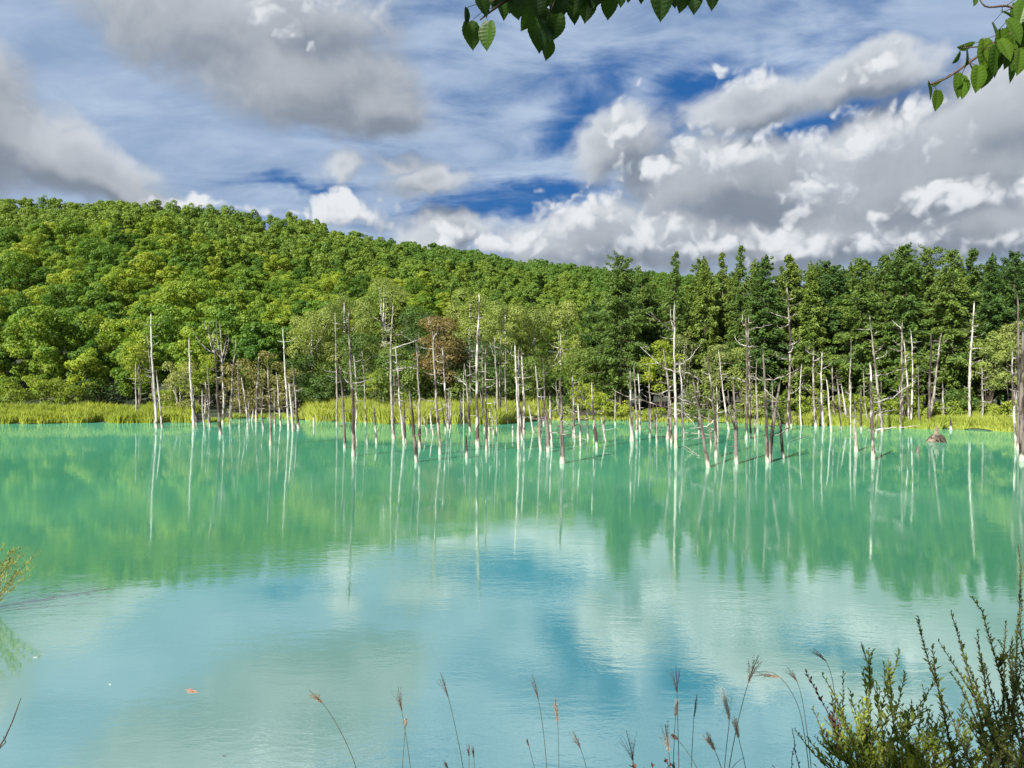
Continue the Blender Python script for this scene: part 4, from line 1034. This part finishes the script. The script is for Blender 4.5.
for i, (pp, pl_, kd, spd, Y, lab) in enumerate(ST):
    r = np.random.default_rng(60 + i)
    P = [W3(x, y, Y) for x, y in pp]
    X_, Y_ = P[-1][0] + (P[-1][0] - P[-2][0]) * .4, Y + .1
    zg = float(ground(X_, Y_)); P.append(np.array((X_, Y_, zg - .03)))
    P = np.array(P); k = np.r_[0, np.cumsum(np.linalg.norm(np.diff(P, axis=0), axis=1))]; t = np.linspace(0, k[-1], 26)
    cur = np.stack([np.interp(t, k, P[:, j]) for j in range(3)], 1)
    for _ in range(3): cur[1:-1] = (cur[:-2] + 2 * cur[1:-1] + cur[2:]) / 4
    root = empty('grass_stalk', tuple(cur[-1] + (0, 0, .03))); tag(root, lab, 'grass stalk', GGRP); loc = cur[-1] + (0, 0, .03)
    b = MB(); b.tube(cur - loc, np.linspace(.0014, .0035, 26), 5)
    for q in range(2):      # narrow leaves
        j = r.integers(12, 22); a = r.choice((-1, 1)); L = r.uniform(.12, .3)
        s = np.linspace(0, 1, 6)[:, None]; lf = cur[j] + np.array((a, r.normal() * .5, .5)) * L * s + np.array((0, 0, -.5)) * L * s * s
        w_ = .004 * (1 - s) + .0006
        b.quads(np.stack([lf[:-1] - (0, 0, 1) * w_[:-1], lf[:-1] + (0, 0, 1) * w_[:-1], lf[1:] + (0, 0, 1) * w_[1:], lf[1:] - (0, 0, 1) * w_[1:]], 1) - loc)
    link('stem', b.mesh('stalk_stem', True), M_stalk, root)
    b = MB(); Lp = pl_ / F * Y; axis = (cur[0] - cur[3]); axis /= np.linalg.norm(axis)
    L0 = np.argmin(abs(np.cumsum(np.r_[0, np.linalg.norm(np.diff(cur, axis=0), axis=1)]) - Lp))
    p0 = cur[max(1, L0)]; nb = 9 if kd != 'w' else 12
    fan = spd / F * Y
    for q in range(nb):
        e = p0 + (cur[0] - p0) * r.uniform(.6, 1.05) + np.array((r.normal() * fan * .6, r.normal() * fan * .5, -abs(r.normal()) * fan * .2))
        m = 9; s = np.linspace(0, 1, m)[:, None]; ln = p0 + (e - p0) * s + (cur[0] - p0) * (.12 * np.sin(s * math.pi)) + np.array((0, 0, -.02)) * s * s
        b.tube(ln - loc, np.linspace(.0011, .0005, m), 3, cap=False)
        cnt = 34 if kd != 'w' else 60; u = r.random(cnt)
        c = p0 + (e - p0) * u[:, None] + r.normal(size=(cnt, 3)) * (.0018 if kd == 'd' else .004)
        ax = (e - p0) / np.linalg.norm(e - p0) + r.normal(size=(cnt, 3)) * (.35 if kd == 'd' else .6); ax /= np.linalg.norm(ax, axis=1)[:, None]
        bx = np.cross(ax, unit(cnt, r)); sz = (.0075 if kd == 'd' else .011) * r.uniform(.6, 1.2, cnt)[:, None]
        b.kites(c - loc, ax * sz * .6, bx * sz * .14, 0, r.random(cnt))
    link('plume', b.mesh('stalk_plume'), PM[kd], root)

# leafy shrubs at lower right -------------------------------------------------


def leaf_quads(b, c, d, nrm, L, Wd, mat, tt):
    """two-quad folded leaf along d from c"""
    s = np.cross(d, nrm); s /= np.linalg.norm(s, axis=1)[:, None] + 1e-9; nrm = np.cross(s, d)
    L = L[:, None]; Wd = Wd[:, None]; up_ = nrm * Wd * .25
    a0 = c; a1 = c + d * L * .45; a2 = c + d * L
    b.quads(np.stack([a0, a1, a2, c + d * L * .5 + s * Wd * .5 + up_], 1), mat, tt)
    b.quads(np.stack([a0, c + d * L * .5 - s * Wd * .5 + up_, a2, a1], 1), mat, tt)


def shrub(name, label, tips, base, Yb_, Ls, Ws, dens, mat, redtips, seed, bend=.15, side=3, up_=.35, extra=None, rstem=.0045, sidelen=.3, dy=.35):
    r = np.random.default_rng(seed)
    X0 = wx(base[0], Yb_); z0 = float(ground(X0, Yb_)); loc = np.array((X0, Yb_, z0)); root = empty(name, tuple(loc))
    tag(root, label, 'shrub')
    fb = MB()
    for ti, (px, py) in enumerate(tips):
        Yt = Yb_ + r.uniform(-dy, dy); T = W3(px, py, Yt); B = loc + (r.normal() * .12, r.normal() * .1, -.04)
        mid = B * .5 + T * .5; mid[0] = B[0] * (.5 + bend) + T[0] * (.5 - bend); mid[2] += .02
        t = np.linspace(0, 1, 16)[:, None]; cur = (1 - t) ** 2 * B + 2 * t * (1 - t) * mid + t * t * T
        cur[1:-1] += np.cumsum(r.normal(size=(14, 3)) * .006, 0) * .5
        sb = MB(); sb.tube(cur - loc, np.linspace(rstem, .0015, 16), 5, cap=False)
        lines = [(cur, .25)]
        for q in range(side):
            j = r.integers(4, 13); dirv = (cur[j + 1] - cur[j]); dirv /= np.linalg.norm(dirv)
            v = dirv * .8 + r.normal(size=3) * (.55, .4, .3); v /= np.linalg.norm(v); L = sidelen * r.uniform(.4, 1.1)
            s = np.linspace(0, 1, 8)[:, None]; ln = cur[j] + v * L * s + np.array((0, 0, up_ * L)) * s * s
            sb.tube(ln - loc, np.linspace(.003, .001, 8), 4, cap=False); lines.append((ln, .1))
        link('stem', sb.mesh('shrub_stem', True), M_twig, root)
        for ln, st in lines:
            L = np.linalg.norm(np.diff(ln, axis=0), axis=1).sum(); n = max(4, int(L * dens))
            u = st + (1 - st) * (np.arange(n) + r.random(n) * .6) / n; u = u.clip(0, .999)
            k = u * (len(ln) - 1); j = k.astype(int); fr_ = (k - j)[:, None]; c = ln[j] * (1 - fr_) + ln[np.minimum(j + 1, len(ln) - 1)] * fr_
            tg = ln[np.minimum(j + 1, len(ln) - 1)] - ln[j]; tg /= np.linalg.norm(tg, axis=1)[:, None] + 1e-9
            a = np.arange(n) * 2.4 + r.random(n); sv = np.stack([np.cos(a), np.sin(a), 0 * a + .2], 1)
            d = tg * r.uniform(.5, 1.0, n)[:, None] + sv * r.uniform(.4, .9, n)[:, None]; d /= np.linalg.norm(d, axis=1)[:, None]
            nr = tg * .6 + np.array((0, 0, 1.)) + unit(n, r) * .6
            sz = r.uniform(.6, 1.2, n) * (1.1 - .55 * u ** 3)
            red = 1 if (px, py) in redtips else 0
            leaf_quads(fb, c - loc, d, nr, Ls * sz, Ws * sz, red, np.clip(r.random(n) * .8 + .2 * u, 0, 1))
    if extra:
        px, py, wpx, hpx, n = extra
        cc = W3(px, py, Yb_); c = cc + r.normal(size=(n, 3)) * (wpx / F * Yb_ * .42, .22, hpx / F * Yb_ * .4)
        d = unit(n, r) + (0, 0, .4); d /= np.linalg.norm(d, axis=1)[:, None]
        leaf_quads(fb, c - loc, d, unit(n, r) + (0, 0, 1.), Ls * r.uniform(.6, 1.1, n), Ws * r.uniform(.6, 1.1, n), 0, r.random(n))
    me = fb.mesh('shrub_leaves'); me.materials.append(mat); me.materials.append(M_red); link('foliage', me, mat, root)
    return root


shrub('leafy_shrub', 'loose leafy green shrub with thin reddish brown shoots at the lower right', [(806, 672), (822, 674), (843, 672), (863, 668), (873, 650), (884, 664), (899, 648), (905, 672), (922, 684), (938, 678), (850, 690), (832, 700), (812, 708), (880, 690), (912, 700), (860, 715), (895, 715), (930, 715), (946, 712)],
      (872, 800), 4.2, .052, .023, 52, M_shrub, {(806, 672)}, 1, .2, 4, extra=None, sidelen=.24)
shrub('leafy_shrub', 'low bright yellow green shrub filling the bottom edge below the taller shrubs', [(808, 738), (826, 732), (842, 728), (862, 732), (884, 724), (906, 730), (930, 728), (950, 722), (968, 728), (985, 735), (1000, 742), (870, 745), (915, 748), (960, 748), (838, 752), (890, 752), (940, 742), (975, 750), (856, 758), (925, 760), (900, 740), (820, 756)],
      (905, 830), 3.9, .036, .017, 95, M_bright, set(), 2, .15, 7, sidelen=.22)
shrub('tall_shrub', 'tall dark green shrub with steep wand like shoots at the right edge', [(918, 617), (938, 640), (951, 612), (972, 597), (978, 630), (962, 655), (985, 665), (998, 640), (1006, 622), (1012, 640), (1020, 660), (990, 690), (1004, 690), (950, 672), (1022, 600), (1030, 630), (940, 700), (960, 715), (985, 720), (1035, 680)],
      (1035, 800), 3.7, .040, .016, 95, M_shrubdk, set(), 3, .12, 4, rstem=.006, sidelen=.2)
shrub('slender_shoot', 'single slender teal green shoot standing high at the right edge', [(1018, 545)], (1034, 800), 3.4, .028, .011, 190, M_shrubdk, set(), 4, .02, 0)
# small plants peeking in at the bottom
shrub('low_weed', 'dark rounded leaves peeking over the lower edge below the dark plumes', [(655, 764), (664, 760), (674, 762), (632, 766), (644, 768)], (660, 810), 3.8, .05, .035, 28, M_red, set(), 5, .1, 0)
shrub('low_weed', 'small dark weed with reddish leaves left of the leafy shrub foot', [(772, 765), (792, 728), (796, 744), (776, 768)], (796, 820), 3.9, .022, .012, 40, M_red, set(), 6, .1, 0)
# light green sprays reaching in at the left edge
r = np.random.default_rng(8)
Yl = 16.5; loc = np.array((wx(-34, Yl), Yl, float(ground(wx(-34, Yl), Yl)))); root = empty('willow_bush', tuple(loc)); tag(root, 'pale yellow green willow sprays reaching over the water at the left edge', 'bush')
sb = MB(); fb = MB()
for q in range(17):
    T = W3(r.uniform(-30, 22) if q > 9 else r.uniform(5, 42), r.uniform(544, 582), Yl + r.uniform(-.7, .7)); B = loc + (0, 0, -.05); mid = (B + T) / 2 + (0, 0, .45)
    t = np.linspace(0, 1, 9)[:, None]; cur = (1 - t) ** 2 * B + 2 * t * (1 - t) * mid + t * t * T
    sb.tube(cur - loc, np.linspace(.008, .002, 9), 4, cap=False)
    n = 40; u = r.uniform(.3, 1, n); k = u * 8; j = k.astype(int).clip(0, 7); f_ = (k - j)[:, None]; c = cur[j] * (1 - f_) + cur[j + 1] * f_
    d = (T - B) / np.linalg.norm(T - B) * .8 + unit(n, r) * .7 + (0, 0, .2); d /= np.linalg.norm(d, axis=1)[:, None]
    leaf_quads(fb, c - loc, d, unit(n, r) + (0, 0, 1.), .13 * r.uniform(.5, 1.2, n), .028 * r.uniform(.7, 1.2, n), 0, r.random(n))
link('stems', sb.mesh('willow_stems', True), M_twig, root); link('foliage', fb.mesh('willow_leaves'), M_willow, root)
# dark twig at the lower left
Yl = 4.6; P = [W3(21, 698, Yl), W3(13, 720, Yl), W3(5, 738, Yl), W3(-14, 768, Yl)]; Xg = P[-1][0] - .5; P.append(np.array((Xg, Yl, float(ground(Xg, Yl)) - .05)))
b = MB(); b.tube(np.array(P), (.002, .004, .005, .007, .009), 5)
b.tube(np.array([W3(-4, 752, Yl), W3(6, 742, Yl), W3(3, 736, Yl - .05)]), (.004, .003, .002), 4)
tag(link('bare_twig', b.mesh('bare_twig', True), M_twig), 'thin dark bare twig leaning in at the lower left edge', 'twig')

# near-bank grass, mostly below the view
r = np.random.default_rng(12); n = 9000
X = r.uniform(-9, 9, n); Y = r.uniform(.8, 7.5, n); z = ground(X, Y)
h = np.minimum(r.uniform(.1, .45, n), np.maximum(.05, CH - .565 * (Y) - z - .12))
base_ = np.stack([X, Y, z - .02], 1); top = base_ + np.stack([r.normal(size=n) * .08, r.normal(size=n) * .08, h], 1); s = np.stack([r.normal(size=n), r.normal(size=n), 0 * X], 1); s /= np.linalg.norm(s, axis=1)[:, None]; s *= .004
keep = z > .05
b = MB(); b.quads(np.stack([base_ - s, base_ + s, top + s * .3, top - s * .3], 1)[keep], 0, r.random(keep.sum()))
tag(link('grass', b.mesh('grass'), M_stalk), 'grass covering the near bank below the camera', 'grass', kind='stuff')

# leaves drifting on the water
M_fl = leaf_mat('fallen_leaf', (.42, .16, .12), (.5, .2, .16), (.55, .25, .2)); M_fw = leaf_mat('fallen_leaf_pale', (.5, .5, .48), (.6, .6, .56), (.7, .7, .66))
for (px, py, sz, mt, lab) in [(191, 691, .16, M_fl, 'reddish leaf floating under the grey reflection at lower left'), (35, 658, .05, M_fw, 'pale speck of leaf floating near the left edge'),
                              (110, 685, .03, M_fw, 'tiny speck of leaf floating left of the reddish leaf'), (224, 757, .04, M_bark, 'small dark leaf floating near the bottom left of the water'), (224, 569, .10, M_bark, 'dark leaf floating at the edge of the hill reflection')]:
    Y = wy(py); b = MB(); X = wx(px, Y); a = r.random() * 3
    for k in range(3):
        c = np.array([(k * sz * .35 - sz * .3, r.normal() * sz * .1, .006)]); aa = a + r.normal() * .4
        b.kites(c, np.array([(math.cos(aa) * sz * .4, math.sin(aa) * sz * .4, 0)]), np.array([(-math.sin(aa) * sz * .18, math.cos(aa) * sz * .18, .004)]), 0, r.random(1))
    o = link('floating_leaf', b.mesh('floating_leaf'), mt); o.location = (X, Y, 0.004 + .002); tag(o, lab, 'leaf', 'leaves floating on the lake')

# ------------------------------------------------------------ overhead branches of the trees the camera stands under


def big_leaf(b, P, d, nrm, L, tt, mat=0):
    """toothed heart-shaped leaf: midrib from P along d, blade folded along the midrib"""
    d = d / np.linalg.norm(d); s = np.cross(d, nrm); s /= np.linalg.norm(s); nrm = np.cross(s, d)
    K = 17; u = np.linspace(0, 1, K)
    w = .36 * L * np.sin(np.pi * u ** .78) ** .72 * (1 - .30 * u ** 3); w[0] = L * .02
    w = np.where(u > .84, w * (1 - (u - .84) * 2.6), w).clip(0)
    w = w * (1 + .03 * (-1) ** np.arange(K)); w[-1] = 0.0008
    bend = -.14 * L * u * u
    mid = P + d * (u * L)[:, None] + nrm * bend[:, None]
    vein = (.004 * L * (-1) ** np.arange(K))[:, None] * nrm
    for sg in (-1, 1):
        half = mid + s * sg * (w * .55)[:, None] + nrm * (w * .16)[:, None] - d * (w * .02)[:, None] + vein
        edge = mid + s * sg * w[:, None] + nrm * (w * .2)[:, None] - d * (.10 * L * np.exp(-((u - .08) / .12) ** 2))[:, None]
        for A, B_ in ((mid, half), (half, edge)):
            q = np.stack([A[:-1], A[1:], B_[1:], B_[:-1]], 1)
            if sg < 0: q = q[:, ::-1]
            b.quads(q, mat, tt)


def overhead(label, twigs, leaves, Y0, seed, more):
    r = np.random.default_rng(seed)
    loc = W3(twigs[0][0][0], twigs[0][0][1], Y0)
    root = empty('overhanging_branch', tuple(loc)); tag(root, label, 'branch')
    b = MB()
    for tw in twigs:
        P = np.array([W3(x, y, Y0 + dy) for x, y, dy in tw]); t = np.linspace(0, len(P) - 1, 14); k = np.arange(len(P))
        cur = np.stack([np.interp(t, k, P[:, j]) for j in range(3)], 1); cur[1:-1] = (cur[:-2] + 2 * cur[1:-1] + cur[2:]) / 4
        b.tube(cur - loc, np.linspace(.0045, .0012, 14) * (1.6 if tw is twigs[0] else 1), 6)
    fb = MB(); nodes = np.concatenate([np.array([W3(x, y, Y0 + dy) for t_ in np.linspace(0, 1, 30) for x, y, dy in [tuple(np.array([np.interp(t_ * (len(tw) - 1), range(len(tw)), [q[j] for q in tw]) for j in range(3)]))]]) for tw in twigs])
    for (px, py, L, ang, tilt, tn) in leaves + more:          # leaf base, length px, direction (0 = hanging down), foreshortening
        Y = Y0 + r.uniform(-.12, .12); P = W3(px, py, Y); a = R(ang)
        d = np.array((math.sin(a), r.normal() * .18, -math.cos(a))); nr = np.array((math.cos(a) * math.sin(tilt), -math.cos(tilt), math.sin(a) * math.sin(tilt)))
        Lm = L / F * Y * .92; up_n = nodes[nodes[:, 2] > P[2] - .004]; st = up_n[np.argmin(((up_n - P) ** 2).sum(1))] if len(up_n) else nodes[0]
        dl = np.linalg.norm(st - P)
        if dl > .16: st = P + (st - P) * .16 / dl
        b.tube(np.array([st, (st + P) / 2 - d * .006 + (0, 0, .004), P]) - loc, (.0014, .0011, .0009), 4, cap=False)
        big_leaf(fb, P - loc, d, nr, Lm, tn)
    link('twig', b.mesh('twigs', True), M_twig, root); link('leaves', fb.mesh('leaves', False), M_near, root)
    return root


LV = [(528, -14, 30, -6, .4, .2), (517, -10, 28, -14, .6, .7), (544, -12, 28, -10, .1, .5), (531, 8, 26, -20, .7, .9), (570, 2, 26, 14, .4, .5), (557, -6, 30, 6, .2, .2), (583, -12, 28, 16, .6, .8), (600, -14, 28, -16, .2, .3), (618, -16, 26, 10, .5, .5), (540, 30, 22, 16, .9, .3), (500, -4, 26, 14, .7, .6), (486, -14, 26, 10, .3, .2), (549, 10, 30, -8, .3, .6), (574, -12, 30, 0, .2, .6), (466, 8, 18, 4, 1.1, .3),(470, 22, 31, 8, .3, .9), (489, 22, 30, -8, -.4, 1.), (478, -6, 26, 25, .5, .4), (494, -8, 20, 0, 1., .1), (512, 2, 24, 20, .2, .9), (536, -10, 30, 5, .2, .2),
      (522, -8, 34, 14, -.2, .9), (537, 18, 40, 6, .35, .7), (548, 38, 25, -2, .5, .9), (559, 14, 30, -18, .2, .8), (541, 20, 34, 22, .8, .3), (565, -4, 24, -30, .6, .1), (577, -8, 24, -40, .9, .1),
      (588, -4, 30, -6, .1, .5), (592, -14, 28, 4, .5, .1), (611, -6, 27, -8, -.2, .85), (602, -10, 20, 12, .6, .7), (629, -12, 15, 0, .3, .6), (640, -18, 22, 8, .3, .1), (566, -14, 26, 10, .2, .7), (549, 0, 26, 40, .6, .2),
      (552, -14, 24, 20, .4, .9), (508, -14, 22, -30, .3, .3)]
MR = [(660, -16, 38, 5, .2, 0.), (671, -20, 30, 10, .1, 0.), (684, -14, 28, -6, .3, 0.), (693, -14, 30, 4, .1, 0.), (710, -16, 28, 8, .3, 0.), (651, -26, 26, -12, .2, 0.), (702, -26, 26, -10, .2, 0.)]
r = np.random.default_rng(3)
off = [(float(x), float(y), 32, float(a), float(t), float(tn)) for x, y, a, t, tn in zip(r.uniform(470, 720, 60), r.uniform(-120, -45, 60), r.uniform(-30, 30, 60), r.uniform(-.6, .6, 60), r.random(60))]
overhead('leafy twig hanging down from the top edge near the centre, with toothed heart shaped leaves', [[(600, -90, .1), (560, -30, 0), (520, -8, 0), (492, 10, 0), (480, 20, 0)], [(560, -30, 0), (556, 0, 0), (548, 16, 0), (545, 34, 0)], [(600, -90, 0), (605, -40, 0), (608, -8, 0)], [(600, -90, 0), (660, -60, 0), (700, -34, 0)], [(556, 0, 0), (562, -2, 0), (570, -6, 0)]], LV + MR, 2.0, 31, off)
RV = [(937, 91, 21, 5, .2, 1.), (928, 84, 18, 20, 1.25, .1), (942, 80, 17, -62, 1.3, .1), (957, 74, 26, 12, .3, .8), (961, 76, 26, 2, .2, .6), (978, 66, 28, 2, .1, .8), (988, 64, 26, -8, .3, .4), (984, 40, 34, 8, .2, .8),
      (966, 48, 22, 6, .9, .3), (1000, 40, 26, 24, .2, .8), (1002, 12, 34, 60, 1., .2), (1008, 20, 30, 30, .3, .6), (973, 44, 18, -72, 1.2, .1), (996, 46, 30, 8, .1, 0.), (1008, 46, 26, -6, .4, .3), (1014, 36, 30, 6, .1, .6), (1020, 50, 28, -4, .3, .8),
      (1010, 62, 22, 12, .5, .5), (1016, 5, 26, -10, .3, .6), (1020, 20, 30, 16, .4, .3), (975, -4, 12, -6, .4, .4), (992, 24, 30, 30, .8, .3), (1024, 30, 34, 6, .2, 0.), (990, 56, 24, 20, .4, .5), (960, 52, 16, -30, .9, .2), (1001, 30, 30, 10, .2, .5), (1012, 24, 30, -14, .4, .4), (968, 62, 22, 30, .9, .2)]
off = [(float(x), float(y), 30, float(a), float(t), float(tn)) for x, y, a, t, tn in zip(r.uniform(1026, 1180, 70), r.uniform(-70, 60, 70), r.uniform(-30, 40, 70), r.uniform(-.6, .6, 70), r.random(70))]
overhead('leafy branch reaching in at the upper right corner, leaves thinning toward its drooping tip', [[(1100, -40, 0), (1030, 20, 0), (1000, 40, 0), (970, 62, 0), (945, 80, 0), (930, 84, 0)], [(1030, 20, 0), (1010, 5, 0), (985, 8, 0), (975, -8, 0)], [(1000, 40, 0), (985, 46, 0), (962, 48, 0)], [(1030, 20, 0), (1020, 44, 0)]], RV, 2.1, 32, off)


def shade_tree(label, X, Y, H, Rad, seed, nlv):
    r = np.random.default_rng(seed); z0 = float(ground(X, Y)); root = empty('bank_tree', (X, Y, z0 - .05)); tag(root, label, 'tree')
    lobes = broad_crown(r, H, Rad, .42, 26); b = MB(); trunk_limbs(b, r, H, .16, lobes, 0, 10, .8, 14); link('trunk', b.mesh('bank_trunk', True), M_bark, root)
    b = MB(); lobes_to_leaves(b, lobes, nlv, .22, 0, r); link('crown', b.mesh('bank_crown'), M_near, root)


shade_tree('broadleaf tree on the near bank behind the viewpoint that carries the central hanging twig', -3.2, -5.2, 7.6, 3.2, 91, 4500)
shade_tree('broadleaf tree on the near bank whose branch reaches in at the upper right', 3.4, -3.2, 9, 3.0, 92, 6000)
